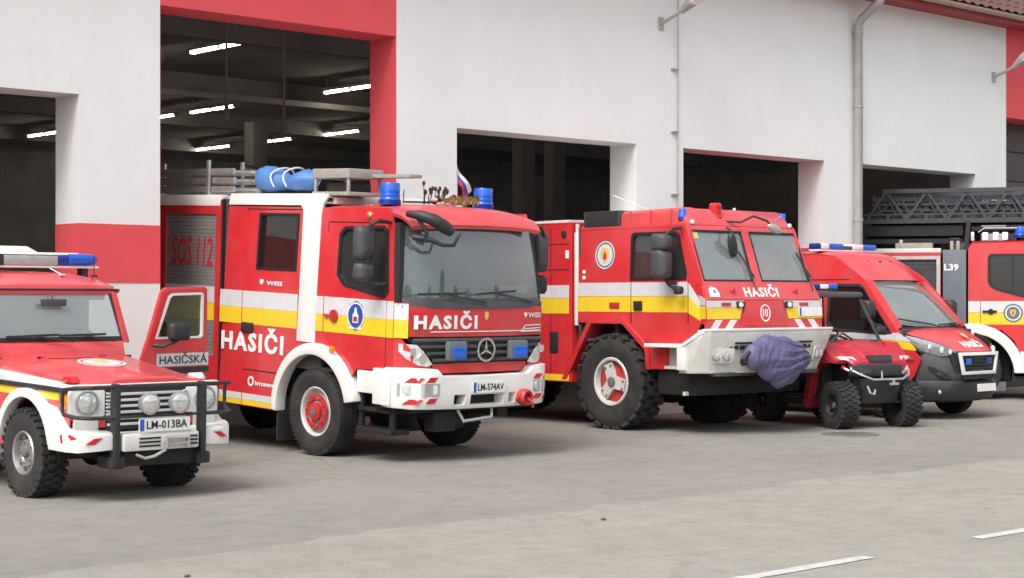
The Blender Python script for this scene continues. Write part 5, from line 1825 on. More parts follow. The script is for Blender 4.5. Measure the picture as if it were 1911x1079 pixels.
# front: grille, headlamp boxes, lamps
fy0 = -.62
obj('front_panel', B().box(GX - .76, GX + .76, -.60, -.50, .60, 1.05), 'chassis_black', G)
gl_ = obj('grille', B().box(GX - .42, GX + .42, -.625, -.60, .66, 1.03), 'black_plastic', G, bevel=.006)
for z in (.70, .755, .81, .865, .92, .975):
    obj('grille_bar', B().box(GX - .41, GX + .41, -.645, -.626, z, z + .024), 'stripe_white', gl_, bevel=.004)
obj('bonnet_lip', B().box(GX - .775, GX + .775, -.635, -.56, 1.035, 1.082), 'white_paint', G, bevel=.012)
for s_ in (-1, 1):
    hb = obj('lamp_panel', B().plate(rrect(GX + s_ * .60 - .185, GX + s_ * .60 + .165, .79, 1.03, .02, 2), lambda u, v, w: (u, -.635 + .05 * w, v)), 'white_paint', G, bevel=.008)
    hl = obj('headlight', B().lathe([(.118, .0), (.118, -.018), (.104, -.022), (.100, -.012)], (GX + s_ * .62, -.637, .918), 'y', 28, caps=False), 'aluminium', hb)
    obj('lens', B().lathe([(.102, -.006), (.09, -.022), (.05, -.034), (.005, -.038)], (GX + s_ * .62, -.637, .918), 'y', 28), 'clear_lens', hb)
    bx_ = B()
    for i in range(7):
        z = .80 + i * .032
        bx_.box(GX + s_ * .405 - .02, GX + s_ * .405 + .02, -.655, -.63, z, z + .014)
    obj('lamp_slat', bx_, 'stripe_white', hb)
    obj('valance', B().loft([[(GX + s_ * .77, -.62, .78), (GX + s_ * .42, -.62, .78), (GX + s_ * .42, -.62, .69), (GX + s_ * .70, -.62, .69)], [(GX + s_ * .77, -.50, .78), (GX + s_ * .42, -.50, .78), (GX + s_ * .42, -.50, .69), (GX + s_ * .70, -.50, .69)]]), 'red_paint', G)
    # bumper halves with hatching
    x0, x1 = (.42, .80)
    bm_ = B().loft([[(GX + s_ * x, y0, z0), (GX + s_ * x, y1, z0), (GX + s_ * x, y1, z1), (GX + s_ * x, y0 + .02, z1), (GX + s_ * x, y0, z1 - .03)] for (x, y0, y1, z0, z1) in ((.42, -.86, -.60, .51, .66), (.66, -.86, -.58, .50, .675), (.79, -.80, -.5, .49, .69), (.845, -.66, -.38, .49, .70), (.85, -.52, -.36, .49, .66))])
    bmp_ = obj('bumper', bm_, 'white_paint', G, bevel=.012)
    obj('red_chevron', B().add([(GX + s_ * .852, -.60, .56), (GX + s_ * .80, -.80, .62), (GX + s_ * .826, -.72, .65), (GX + s_ * .853, -.58, .64)], [(0, 1, 2, 3)]), 'ink_red', bmp_)
    obj('red_chevron', B().plate([(GX + s_ * .74, .565), (GX + s_ * .66, .565), (GX + s_ * .58, .62), (GX + s_ * .66, .62)], lambda u, v, w: (u, -.866 + .008 * w + (.02 if abs(u - GX) > .68 else 0), v)), 'ink_red', bmp_)
    obj('front_apron', B().box(GX + s_ * .50, GX + s_ * .74, -.64, -.6, .66, .79), 'dusty_white', G, bevel=.01)
    # bull bar uprights and loops
    up = B()
    up.plate([(GX + s_ * .45 - .030, .36), (GX + s_ * .45 + .030, .36), (GX + s_ * .45 + .030, 1.10), (GX + s_ * .45 - .030, 1.10)], lambda u, v, w: (u, -.90 + .10 * w, v))
    ub = obj('bull_bar', up, 'black_plastic', G, bevel=.018)
    lp = B()
    path = [(GX + s_ * .45, -.88, 1.075), (GX + s_ * .70, -.86, 1.073), (GX + s_ * .80, -.78, 1.07), (GX + s_ * .85, -.64, 1.05), (GX + s_ * .852, -.62, .98), (GX + s_ * .852, -.62, .87), (GX + s_ * .85, -.64, .825), (GX + s_ * .80, -.78, .805), (GX + s_ * .70, -.86, .80), (GX + s_ * .45, -.88, .80)]
    lp.tube(path, .018, 10)
    obj('loop', lp, 'black_plastic', ub)
    obj('foot', B().box(GX + s_ * .45 - .05, GX + s_ * .45 + .09, -.88, -.62, .33, .44), 'black_plastic', ub, bevel=.02)
b = B()
b.tube([(GX - .47, -.88, 1.075), (GX + .47, -.88, 1.075)], .020, 10)
b.tube([(GX - .44, -.885, .80), (GX + .44, -.885, .80)], .012, 8)
cbar = obj('bull_bar', b, 'black_plastic', G)
for x in (-.15, .165):
    lm_ = B().lathe([(.03, .10), (.08, .07), (.098, .0), (.100, -.02), (.09, -.022)], (GX + x, -.93, .915), 'y', 24, caps=False)
    q = obj('driving_lamp', lm_, 'aluminium', G)
    obj('lens', B().lathe([(.094, -.015), (.07, -.030), (.005, -.036)], (GX + x, -.93, .915), 'y', 24), 'chrome_lens', q)
    q2 = B().tube([(GX + x, -.90, .82), (GX + x, -.90, .80)], .015, 6)
    obj('lamp_foot', q2, 'black_plastic', q)
numberplate(G, 'LM-013BA', lambda u, v, q: (u, -.925 - q, v), GX - .255, .665, .53, .118)
wc = obj('winch', B().box(GX - .40, GX + .38, -.93, -.64, .49, .645), 'dusty_white', G, bevel=.02)
b = B()
for z in (.525, .560, .595):
    b.box(GX - .25, GX - .03, -.937, -.925, z, z + .016)
    b.box(GX + .24, GX + .36, -.937, -.925, z, z + .016)
obj('louvre', b, 'chassis_black', wc)
b = B()
b.tube([(GX + .02, -.95, .50), (GX + .02, -.96, .60), (GX + .25, -.96, .60), (GX + .25, -.95, .50)], .018, 8)
b.box(GX + .0, GX + .27, -.955, -.935, .53, .56)
b.tube([(GX - .28, -.93, .46), (GX - .20, -.95, .425), (GX - .10, -.95, .44), (GX + .02, -.94, .49)], .014, 6)
obj('winch_hook', b, 'aluminium', wc)
b = B()
b.box(GX - .6, GX + .6, -.60, 3.3, .42, .56)
b.box(GX - .65, GX + .65, .09, .21, .34, .46)
b.box(GX - .65, GX + .65, 2.92, 3.04, .26, .38)
b.box(GX - .42, GX + .42, -.82, -.55, .34, .48)
b.lathe([(.10, -.12), (.14, 0), (.10, .12)], (GX - .1, .15, .38), 'y', 14)
b.tube([(GX - .7, .35, .42), (GX + .7, .35, .44)], .025, 8)
obj('chassis', b, 'chassis_black', G, bevel=.01)
for s_ in (-1, 1):
    obj('wheel_liner', B().plate(arc(.15, .42, .51, -4, 184, 14) + arc(.15, .42, .49, -4, 184, 14)[::-1], lambda u, v, w, s_=s_: (GX + s_ * (.74 if not w else .45), u, v)), 'chassis_black', G)
add_wheels(G, .415, .205, .27, 'steel', [(GX - .715, .15, .405, 0), (GX + .715, .15, .405, 0), (GX - .715, 2.98, .33, 0), (GX + .715, 2.98, .33, 0)], lugs=30, lug=(.045, .016))
# light bar on the roof
lb = obj('light_bar', B().box(GX - .78, GX + .78, 1.68, 1.84, 2.105, 2.13), 'white_paint', G, bevel=.008)
for s_ in (-1, 1):
    rings = []
    for (x, q) in ((.42, 1.), (.62, 1.), (.70, .93), (.755, .72), (.775, .4)):
        rings.append([(GX + s_ * x, 1.76 + .10 * q * u, 2.195 + .062 * q * v) for u, v in rrect(-1, 1, -1, 1, .45, 3)])
    obj('blue_dome', B().loft(rings), 'blue_lens', lb, angle=50)
    obj('dark_section', B().box(GX + s_ * .30, GX + s_ * .418, 1.67, 1.85, 2.135, 2.235), 'blue_dark', lb, bevel=.01)
    obj('lightbar_foot', B().box(GX + s_ * .60, GX + s_ * .66, 1.70, 1.82, 1.98, 2.104), 'black_plastic', lb)
obj('speaker_grille', B().box(GX - .30, GX + .30, 1.672, 1.84, 2.132, 2.232), 'aluminium', lb, bevel=.01)
obj('dark_section', B().box(GX - .42, GX - .31, 1.668, 1.85, 2.133, 2.234), 'black_plastic', lb)
tp_ = B()
tp_.loft([[(GX - .60, 1.69, 2.24), (GX + .56, 1.69, 2.24), (GX + .56, 1.83, 2.24), (GX - .60, 1.83, 2.24)], [(GX - .58, 1.70, 2.265), (GX + .54, 1.70, 2.265), (GX + .54, 1.82, 2.265), (GX - .58, 1.82, 2.265)]])
tp_.loft([[(GX - .40, 1.70, 2.262), (GX + .10, 1.70, 2.262), (GX + .10, 1.82, 2.262), (GX - .40, 1.82, 2.262)], [(GX - .30, 1.72, 2.325), (GX - .02, 1.72, 2.325), (GX - .02, 1.80, 2.325), (GX - .30, 1.80, 2.325)]])
obj('bar_lid', tp_, 'white_paint', lb, bevel=.012)
b = B()
b.tube([(GX + .62, 1.5, 2.03), (GX + .615, 1.5, 2.24)], .005, 5)
b.box(GX + .60, GX + .64, 1.46, 1.54, 2.02, 2.04)
obj('roof_aerial', b, 'black_plastic', G)
b = B()
b.tube([(GX + .20, 1.66, 2.105), (GX + .22, 1.45, 2.045)], .006, 5)
b.box(GX + .20, GX + .25, 1.42, 1.46, 2.035, 2.05)
obj('cable_clip', b, 'white_paint', G)
# the open passenger door: hinged at the front, swung out about 75 degrees
ha = math.radians(82)
dU = Vector((math.sin(ha), math.cos(ha), 0))
dN = Vector((-math.cos(ha), math.sin(ha), 0))          # towards the inside of the door
dO = Vector((GX + .83, .98, 0))


def dr(u, v, w, d=0., t_=.04):
    p = dO + dU * u + dN * (-d + (t_ if w else 0))
    return (p.x, p.y, v)


dout = [(0, .58), (0, 1.02), (.12, 1.33), (.15, 1.40), (.31, 1.88), (.37, 1.925), (.90, 1.935), (.93, 1.91), (.945, 1.36), (.945, .58)]
dwin = [(.255, 1.40), (.415, 1.82), (.455, 1.85), (.845, 1.86), (.865, 1.84), (.865, 1.42), (.84, 1.40)]
dd = obj('passenger_door', B().plate(dout, dr, [dwin]), 'red_paint', G, bevel=.008, label='open red passenger door')
obj('window', B().plate(dwin, lambda u, v, w: dr(u, v, 0, -.02 - .006 * w)), 'green_window', dd)
obj('window_seal', B().plate([(.235, 1.388), (.40, 1.835), (.445, 1.865), (.855, 1.875), (.878, 1.85), (.878, 1.41), (.845, 1.388)], lambda u, v, w: dr(u, v, 0, .004 - .03 * w), [[(.27, 1.41), (.428, 1.81), (.464, 1.84), (.84, 1.848), (.853, 1.835), (.853, 1.425), (.83, 1.41)]]), 'white_paint', dd)
obj('name_sign', B().plate([(.26, 1.10), (.95, 1.10), (.95, 1.235), (.26, 1.235)], lambda u, v, w: dr(u, v, 0, .008 - .006 * w)), 'stripe_white', dd)
text(dd, 'HASIČSKÁ', 'ink_black', lambda u, v, w: dr(u, v, 0, .009 + w), .29, 1.128, .64, .082, .003, .004)
obj('rub_strip', B().plate([(.0, 1.03), (.95, 1.03), (.95, 1.085), (.0, 1.085)], lambda u, v, w: dr(u, v, 0, .02 - .02 * w)), 'black_plastic', dd)
mc = dO + dU * .42 - dN * .16
mo = obj('mirror', B().loft([[(mc.x + u * .12 * q, mc.y - .03 * d, 1.47 + v * .095 * q) for u, v in rrect(-1, 1, -1, 1, .35, 3)] for d, q in ((1.6, .75), (1., .95), (-.6, 1.), (-1., .96))]), 'black_plastic', dd, angle=50)
p1 = dO + dU * .20 - dN * .02
obj('mirror_arm', B().tube([(p1.x, p1.y, 1.33), (p1.x + .06, p1.y - .08, 1.32), (mc.x - .02, mc.y, 1.38)], .02, 8), 'black_plastic', mo)

# ================================================================== SMALL UTILITY VEHICLE
k_ = .972
P = thing('utility_vehicle', 'small red open utility vehicle with black roll cage and knobbly tyres beside the ambulance van', 'utility vehicle', (20.57 * k_, 14.56 * k_, 0), -17, 0, k_)
PX = .04
bn = B()
rings = []
for (y, z, hw) in ((-.05, .935, .47), (-.04, .975, .49), (.06, 1.04, .54), (.30, 1.14, .58), (.55, 1.225, .60), (.62, 1.22, .60)):
    rings.append([(PX + x * hw, y, z + dz) for x, dz in ((-1, -.05), (-.92, -.005), (-.45, .0), (-.40, .03), (.40, .03), (.45, .0), (.92, -.005), (1, -.05), (.9, -.10), (-.9, -.10))])
bn.loft(rings)
obj('bonnet', bn, 'crimson_plastic', P, bevel=.008)
vt = obj('bonnet_vent', B().plate([(PX - .20, .0), (PX + .20, .0), (PX + .235, .12), (PX - .235, .12)], lambda u, v, w: (u, -.065 + v * .5, .955 + v * .62 + .025 * (1 - w))), 'black_plastic', P)
for i in range(5):
    obj('vent_slat', B().box(PX - .19, PX + .19, -.066 + i * .011, -.058 + i * .011, .976 + i * .0145, .985 + i * .0145), 'grey_plastic', vt)
obj('nose_panel', B().skin([(-.03, .86, .42, .14, 0), (-.035, .92, .43, .12, 0), (-.01, .965, .42, .08, 0)], 8, .03), 'crimson_plastic', P)
for s_ in (-1, 1):
    # angular wing: rises over the wheel, falls behind it
    prof = [(.02, .985), (.20, 1.03), (.42, 1.225), (.62, 1.24), (.72, 1.05), (.82, .62), (.90, .30), (.82, .26), (.74, .46), (.64, .80), (.52, .93), (.20, .94), (.06, .93)]
    obj('wing', B().plate(prof, lambda u, v, w, s_=s_: (PX + s_ * (.685 if not w else .44), u, v)), 'crimson_plastic', P, bevel=.02)
    hl = obj('headlight', B().loft([[(PX + s_ * (x), y, z) for x, y, z in r] for r in ([(.36, -.02, .96), (.62, .10, .975), (.64, .16, 1.045), (.42, .06, 1.04)], [(.38, -.045, .965), (.60, .06, .985), (.61, .11, 1.035), (.43, .02, 1.03)])]), 'clear_lens', P, bevel=.012)
    obj('blinker', B().box(PX + s_ * .615, PX + s_ * .65, .10, .18, .96, 1.03), 'amber_lens', hl, bevel=.01)
    obj('lower_lamp', B().lathe([(.045, 0), (.045, -.03), (.005, -.045)], (PX + s_ * .47, .0, .865), 'y', 14), 'lamp_white', P)
    obj('red_reflector', B().lathe([(.035, 0), (.03, -.02), (.005, -.025)], (PX + s_ * .56, .08, .88), 'y', 12), 'red_lens', P)
    ar = B()
    ar.tube([(PX + s_ * .25, .2, .40), (PX + s_ * .52, .15, .36)], .025, 8)
    ar.tube([(PX + s_ * .25, .05, .46), (PX + s_ * .52, .15, .42)], .018, 8)
    ar.tube([(PX + s_ * .30, .18, .85), (PX + s_ * .50, .17, .42)], .035, 10)
    obj('suspension', ar, 'iron', P)
    # cage
    cg = B()
    cg.tube([(PX + s_ * .52, .62, 1.22), (PX + s_ * .50, .75, 1.42), (PX + s_ * .44, 1.02, 1.86), (PX + s_ * .44, 1.10, 1.91), (PX + s_ * .44, 1.95, 1.93), (PX + s_ * .48, 2.02, 1.86), (PX + s_ * .58, 2.05, .75)], .026, 8)
    cg.tube([(PX + s_ * .44, 1.90, 1.92), (PX + s_ * .44, 2.0, 1.90)], .026, 8)
    obj('roll_cage', cg, 'black_plastic', P)
    obj('bed_side', B().box(PX + s_ * .70, PX + s_ * .66, 1.75, 2.75, .62, .92), 'black_plastic', P, bevel=.01)
    obj('sill', B().box(PX + s_ * .64, PX + s_ * .50, .85, 1.72, .30, .42), 'black_plastic', P, bevel=.02)
    obj('rear_wing', B().plate([(1.72, .45), (1.72, .66), (1.76, .72), (2.7, .72), (2.7, .60), (2.45, .62), (2.3, .75), (1.85, .75)][:0] or [(1.62, .40), (1.62, .74), (2.75, .74), (2.75, .58), (2.36, .58), (2.30, .68), (1.78, .68), (1.70, .42)], lambda u, v, w, s_=s_: (PX + s_ * (.69 if not w else .5), u, v)), 'black_plastic', P, bevel=.01)
    beam = B()
    beam.tube([(PX + s_ * .36, -.10, .80), (PX + s_ * .50, .0, .83), (PX + s_ * .56, .10, .88)], .02, 8)
    obj('bumper_bar', beam, 'aluminium', P)
rfp = B().loft([[(PX + x * q, y, z) for x, z in ((-.52, zz), (-.48, zz + .035), (.48, zz + .035), (.52, zz), (.47, zz - .02), (-.47, zz - .02))] for y, zz, q in ((.98, 1.90, .92), (1.04, 1.93, 1.), (1.9, 1.945, 1.), (1.98, 1.93, .95))])
obj('roof', rfp, 'grey_plastic', P, bevel=.01)
lbar = obj('light_bar', B().box(PX - .50, PX + .10, 1.10, 1.24, 1.985, 2.01), 'black_plastic', P, bevel=.005)
obj('blue_dome', B().box(PX - .50, PX - .22, 1.09, 1.25, 2.01, 2.085), 'blue_dark', lbar, bevel=.02)
obj('blue_dome', B().box(PX - .06, PX + .10, 1.09, 1.25, 2.01, 2.085), 'blue_lens', lbar, bevel=.02)
obj('clear_dome', B().box(PX - .215, PX - .065, 1.09, 1.25, 2.01, 2.08), 'lamp_white', lbar, bevel=.02)
# dash, wheel, seats, tub
tub = B()
tub.box(PX - .60, PX + .60, .60, 1.75, .40, .46)
tub.box(PX - .56, PX + .56, .56, .80, .46, 1.20)
tub.box(PX - .60, PX + .60, 1.70, 1.76, .46, 1.0)
tub.box(PX - .64, PX + .64, 1.78, 2.72, .74, .78)
tub.box(PX - .66, PX + .66, 2.70, 2.74, .62, .92)
tub.box(PX - .38, PX + .38, .02, .6, .40, .90)
tub.box(PX - .30, PX + .30, 1.7, 2.6, .36, .70)
obj('tub', tub, 'black_plastic', P, bevel=.015)
obj('seat', B().box(PX - .55, PX + .55, 1.15, 1.62, .62, .80), 'seat_cloth', P, bevel=.04)
obj('seat', B().loft([[(PX - .55, 1.60, .80), (PX + .55, 1.60, .80), (PX + .55, 1.70, .80), (PX - .55, 1.70, .80)], [(PX - .53, 1.68, 1.32), (PX + .53, 1.68, 1.32), (PX + .53, 1.76, 1.32), (PX - .53, 1.76, 1.32)]]), 'seat_cloth', P, bevel=.04)
steering_wheel(P, PX - .28, .86, 1.30, .18, -35 + 80)
obj('dash_top', B().box(PX - .54, PX + .54, .58, .80, 1.20, 1.26), 'grey_plastic', P, bevel=.02)
fs_ = B()
fs_.tube([(PX - .54, .66, 1.24), (PX - .48, .62, 1.30), (PX - .30, .58, 1.33), (PX - .10, .60, 1.27)], .018, 6)
fs_.tube([(PX - .40, .60, 1.24), (PX - .22, .55, 1.36), (PX + .02, .60, 1.25)], .014, 6)
obj('cable_hoop', fs_, 'black_plastic', P)
mirror_body(P, (PX + .62, .72, 1.40), .085, .03, .055, 'black_plastic')
# front bumper assembly
fbp = B()
fbp.skin([(-.16, .76, .46, .16, 0), (-.18, .80, .48, .16, 0), (-.16, .90, .48, .14, 0), (-.10, .93, .46, .12, 0)], 10, .04)
fbo = obj('front_bumper', fbp, 'black_plastic', P)
fbb = B()
fbb.tube([(PX - .50, -.06, .84), (PX - .42, -.16, .78), (PX - .26, -.23, .715), (PX + .26, -.23, .715), (PX + .42, -.16, .78), (PX + .50, -.06, .84)], .016, 8)
fbb.tube([(PX - .10, -.22, .73), (PX - .10, -.20, .86)], .014, 6)
obj('bumper_bar', fbb, 'aluminium', fbo)
obj('mesh_panel', B().box(PX - .22, PX + .24, -.215, -.19, .77, .88), 'black_plastic', fbo, bevel=.01)
hk = B()
hk.box(PX + .02, PX + .17, -.26, -.22, .63, .665)
hk.box(PX + .07, PX + .11, -.25, -.22, .66, .72)
obj('winch_hook', hk, 'aluminium', fbo, bevel=.006)
sk = B()
sk.loft([[(PX - .36, -.12, .72), (PX + .36, -.12, .72), (PX + .36, .5, .72), (PX - .36, .5, .72)], [(PX - .30, -.02, .36), (PX + .30, -.02, .36), (PX + .30, .5, .32), (PX - .30, .5, .32)]])
obj('skid_plate', sk, 'black_plastic', fbo, bevel=.02)
b = B()
b.tube([(PX - .30, -.14, .62), (PX - .27, -.17, .52), (PX - .20, -.17, .50), (PX - .16, -.14, .56)], .016, 6)
obj('tow_loop', b, 'zinc', fbo)
obj('wheel_liner', B().box(PX - .40, PX + .40, .0, .70, .55, .92), 'chassis_black', P)
b = B()
b.box(PX - .25, PX + .25, .2, 2.6, .28, .40)
b.box(PX - .5, PX + .5, 1.92, 2.0, .30, .38)
obj('chassis', b, 'chassis_black', P)
add_wheels(P, .338, .165, .28, 'dark', [(PX - .565, .16, .338, -3), (PX + .545, .16, .338, -3), (PX - .56, 1.96, .338, 0), (PX + .56, 1.96, .338, 0)], lugs=26, lug=(.042, .011))


# ================================================================== AMBULANCE VAN
k_ = .984
A = thing('rescue_van', 'red high-roofed rescue van with black bumper, white grille frame and blue roof lights', 'van', (23.05 * k_, 14.2 * k_, 0), 0, 0, k_)


def ah(z):
    return .97 if z < 1.3 else .97 - .17 * ((z - 1.3) / 1.25) ** 1.15


aside = lambda s_, d=0., t_=.035: (lambda u, v, w: (s_ * (ah(v) + d - (t_ if w else 0)), u, v))
so = [(.62, .93), (.80, 1.10), (1.06, 1.38), (1.75, 2.16), (2.32, 2.52), (2.6, 2.56), (6.0, 2.56), (6.0, .40), (5.45, .36)] + arc(5.05, .34, .42, 8, 172, 12) + [(4.6, .34), (1.70, .34)] + arc(1.22, .36, .45, 4, 150, 12) + [(.74, .66)]
dw = [(1.16, 1.33), (1.72, 2.0), (1.80, 2.05), (2.30, 2.05), (2.36, 1.98), (2.36, 1.46), (2.26, 1.36), (1.30, 1.31)]
for s_ in (-1, 1):
    obj('body_side', B().plate(so, aside(s_), [dw], grid=.3), 'red_paint', A, angle=40)
    obj('side_window', B().plate(dw, lambda u, v, w, s_=s_: (s_ * (ah(v) - .015 - .006 * w), u, v), grid=.3), 'dark_window', A)
    big = [(1.78 + (p[0] - 1.78) * 1.05, 1.7 + (p[1] - 1.7) * 1.07) for p in dw]
    sm = [(1.78 + (p[0] - 1.78) * .97, 1.7 + (p[1] - 1.7) * .95) for p in dw]
    obj('window_seal', B().plate(big, lambda u, v, w, s_=s_: (s_ * (ah(v) + .006 - .03 * w), u, v), [sm], grid=.3), 'black_plastic', A)
    obj('white_stripe', B().plate([(.80, 1.20), (1.02, 1.32), (1.20, 1.315), (5.9, 1.30), (5.9, 1.19), (1.2, 1.215), (.82, 1.19)], aside(s_, .004, .006)), 'stripe_white', A)
    obj('yellow_stripe', B().plate([(.72, 1.10), (.82, 1.187), (1.2, 1.21), (5.9, 1.185), (5.9, 1.07), (1.2, 1.095), (.70, 1.05)], aside(s_, .004, .006)), 'stripe_yellow', A)
    obj('door_gap', B().plate([(2.42, .5), (2.43, .5), (2.43, 2.1), (2.42, 2.1)], aside(s_, .003, .01), grid=.3), 'seal_rubber', A)
    obj('roof_seam', B().plate([(2.0, 2.135), (6.0, 2.135), (6.0, 2.15), (2.0, 2.15)], aside(s_, .004, .01)), 'seal_rubber', A)
    wl_ = B().plate(arc(1.22, .36, .46, 2, 178, 14) + arc(1.22, .36, .43, 2, 178, 14)[::-1], lambda u, v, w, s_=s_: (s_ * (.965 if not w else .62), u, v))
    obj('wheel_liner', wl_, 'chassis_black', A)
    obj('arch_trim', B().plate(arc(1.22, .36, .50, -2, 168, 16) + arc(1.22, .36, .44, -2, 168, 16)[::-1], lambda u, v, w, s_=s_: (s_ * (.985 if not w else .93), u, v)), 'grey_plastic', A, bevel=.006)
    # A pillars
    ap = B().loft([[(s_ * .965, 1.04, 1.36), (s_ * .965, 1.18, 1.33), (s_ * .86, 1.15, 1.35), (s_ * .86, 1.02, 1.42)], [(s_ * .845, 1.72, 2.15), (s_ * .845, 1.83, 2.10), (s_ * .73, 1.78, 2.12), (s_ * .70, 1.68, 2.14)]])
    obj('pillar', ap, 'red_paint', A, bevel=.01)
    # headlamps wrap the corner
    hz = B()
    rows_ = [[(s_ * x, y, z) for x, y, z in r] for r in ([(.47, .32, .985), (.70, .455, .965), (.88, .67, 1.05), (.968, .90, 1.24)], [(.49, .305, 1.035), (.72, .435, 1.07), (.888, .65, 1.15), (.970, .88, 1.265)], [(.52, .345, 1.075), (.74, .485, 1.165), (.893, .69, 1.24), (.967, .90, 1.285)])]
    hz.loft(rows_, closed=False, caps=False)
    hl = obj('headlight', hz, 'smoked_lens', A, angle=60)
    hb_ = B().loft([[(p[0] * (1.01 if i != 1 else .97), p[1] + .02, p[2] + (i - 1) * .018) for p in r] for i, r in enumerate(rows_)], closed=False, caps=False)
    obj('lamp_surround', hb_, 'black_plastic', hl, angle=60)
    for (x, y, z, r) in ((.60, .375, 1.03, .042), (.71, .45, 1.06, .052), (.83, .585, 1.11, .045)):
        obj('reflector', B().lathe([(r, .0), (r * .8, -.012), (.005, -.02)], (s_ * x, y - .03, z), 'y', 16), 'lamp_white', hl)
    ma = B().tube([(s_ * .95, 1.34, 1.42), (s_ * 1.06, 1.40, 1.44), (s_ * 1.12, 1.44, 1.52)], .03, 8)
    obj('mirror_arm', ma, 'black_plastic', A)
    mirror_body(A, (s_ * 1.12, 1.45, 1.66), .10, .09, .16, 'black_plastic')
# bonnet, windscreen and forehead as curved skins
obj('bonnet', B().skin([(.245, 1.03, .56, .10, -.02), (.28, 1.065, .60, .14, -.02), (.45, 1.17, .74, .20, -.02), (.72, 1.305, .88, .24, -.01), (.90, 1.385, .955, .24, .01)], 14, .025, p=2.2), 'red_paint_sky_sheen', A, angle=50)
obj('scuttle_panel', B().skin([(.88, 1.375, .95, .22, .0), (.98, 1.41, .93, .18, .0)], 12, .02, p=2.2), 'black_plastic', A)
obj('windscreen', B().skin([(.955, 1.405, .92, .19, -.05), (1.2, 1.655, .865, .17, -.03), (1.45, 1.90, .80, .15, -.01), (1.70, 2.13, .735, .12, .0)], 14, .006, p=2.4), 'windscreen', A, angle=60)
wsl = B()
wsl.skin([(1.69, 2.118, .75, .125, 0), (1.706, 2.135, .76, .13, 0)], 14, .012, p=2.6)
obj('windscreen_seal', wsl, 'seal_rubber', A)
obj('cab_roof', B().skin([(1.695, 2.135, .80, .16, .01), (1.93, 2.37, .805, .17, .01), (2.10, 2.51, .81, .19, .03), (2.22, 2.575, .81, .20, .05), (2.4, 2.605, .81, .2, .06), (2.8, 2.615, .81, .1, .06), (6.0, 2.615, .81, .0, .06)], 20, .03, p=4), 'red_paint_sky_sheen', A, angle=50)
obj('rear_wall', B().box(-.95, .95, 5.97, 6.0, .4, 2.5), 'red_paint', A)
b = B()
for x in (-.35, -.05, .25):
    b.box(x - .012, x + .012, 1.98 + .1 * abs(x), 2.10, 2.42, 2.45)
obj('roof_washer', b, 'black_plastic', A)
wiper(A, (-.85, 1.10, 1.53), (-.12, .935, 1.435), (.05, .93, 1.405))
wiper(A, (-.02, .93, 1.435), (.62, 1.02, 1.455), (.72, 1.02, 1.41))
# bumper, grille
obj('front_panel', B().skin([(.24, .72, .52, .08, 0), (.23, .86, .56, .10, 0), (.245, 1.035, .60, .12, -.01)], 12, .03), 'black_plastic', A)
gi, go_ = [(-.40, .735), (.40, .735), (.47, .975), (-.47, .975)], [(-.455, .685), (.455, .685), (.545, 1.025), (-.545, 1.025)]
gc = lambda d: (lambda u, v, w: (u, .205 + .12 * u * u - d + .03 * w, v))
obj('grille_frame', B().plate(go_, gc(.02), [gi], grid=.12), 'white_paint', A, bevel=.008)
gg = obj('grille', B().plate(gi, gc(-.02), grid=.12), 'chassis_black', A)
for z in (.78, .83, .88, .93):
    obj('grille_bar', B().plate([(-.43, z), (0, z), (.43, z), (.43, z + .014), (0, z + .014), (-.43, z + .014)], gc(-.005), grid=.12), 'black_plastic', gg)
for x in (-.28, .28):
    obj('blue_flasher', B().box(x - .07, x + .07, .20 + .02, .24, .84, .93), 'blue_dark' if x > 0 else 'blue_lens', gg, bevel=.01)
bu = B()
bu.skin([(.36, .28, .84, .42, 0), (.26, .31, .88, .42, 0), (.20, .42, .92, .46, 0), (.19, .56, .94, .50, 0), (.25, .60, .945, .46, 0)], 18, .05, p=3.2)
obj('bumper', bu, 'black_plastic', A, angle=45)
bu = B()
bu.skin([(.27, .60, .94, .44, 0), (.23, .68, .94, .44, -.01), (.24, .80, .93, .40, -.03), (.28, .93, .90, .36, -.05), (.32, 1.0, .80, .30, -.04)], 18, .05, p=2.6)
obj('upper_bumper', bu, 'grey_plastic', A, angle=45)
for s_ in (-1, 1):
    obj('air_scoop', B().loft([[(s_ * x, .225 + .44 * (x / .94) ** 2.6 - .008, z) for x, z in ((.56, .63), (.66, .72), (.80, .80), (.86, .82), (.84, .74), (.74, .66), (.64, .62))], [(s_ * x, .26 + .44 * (x / .94) ** 2.6, z) for x, z in ((.56, .63), (.66, .72), (.80, .80), (.86, .82), (.84, .74), (.74, .66), (.64, .62))]]), 'chassis_black', A)
    obj('fog_lamp', B().lathe([(.032, 0), (.028, -.02), (.004, -.026)], (s_ * .76, .43, .43), 'y', 12), 'clear_lens', A)
obj('lower_intake', B().box(-.42, .42, .19, .24, .615, .665), 'chassis_black', A)
obj('number_plate', B().plate(rrect(-.10, .40, .425, .54, .012, 2), lambda u, v, w: (u, .178 + .012 * w, v)), 'plate_white', A)
text(A, 'HASIČI', 'ink_white', lambda u, v, w: (u, .31 + (v - 1.085) * 1.5 + .24 * abs(u) ** 2.2, v + .012 + w), -.22, 1.085, .52, .085, .004, .02)
sh = B().plate([(.08, .62), (.17, .62), (.165, .54), (.125, .50), (.085, .54)], lambda u, v, w: (u, v, 1.065 + (v - .28) * .575 + .024 - .004 * w + .02))
obj('small_shield', sh, 'ink_gold', A)
b = B()
b.box(-.93, .93, .95, 1.0, .5, 1.36)
b.box(-.93, .93, 1.0, 5.9, .42, .48)
b.box(-.85, .85, 3.0, 3.04, .5, 2.5)
b.box(-.78, .78, .55, 1.0, .5, 1.0)
obj('cab_lining', b, 'interior_dark', A)
obj('dashboard', B().box(-.86, .86, 1.02, 1.36, 1.12, 1.38), 'dash_plastic', A, bevel=.04)
seat(A, -.5, 1.75, 1.0)
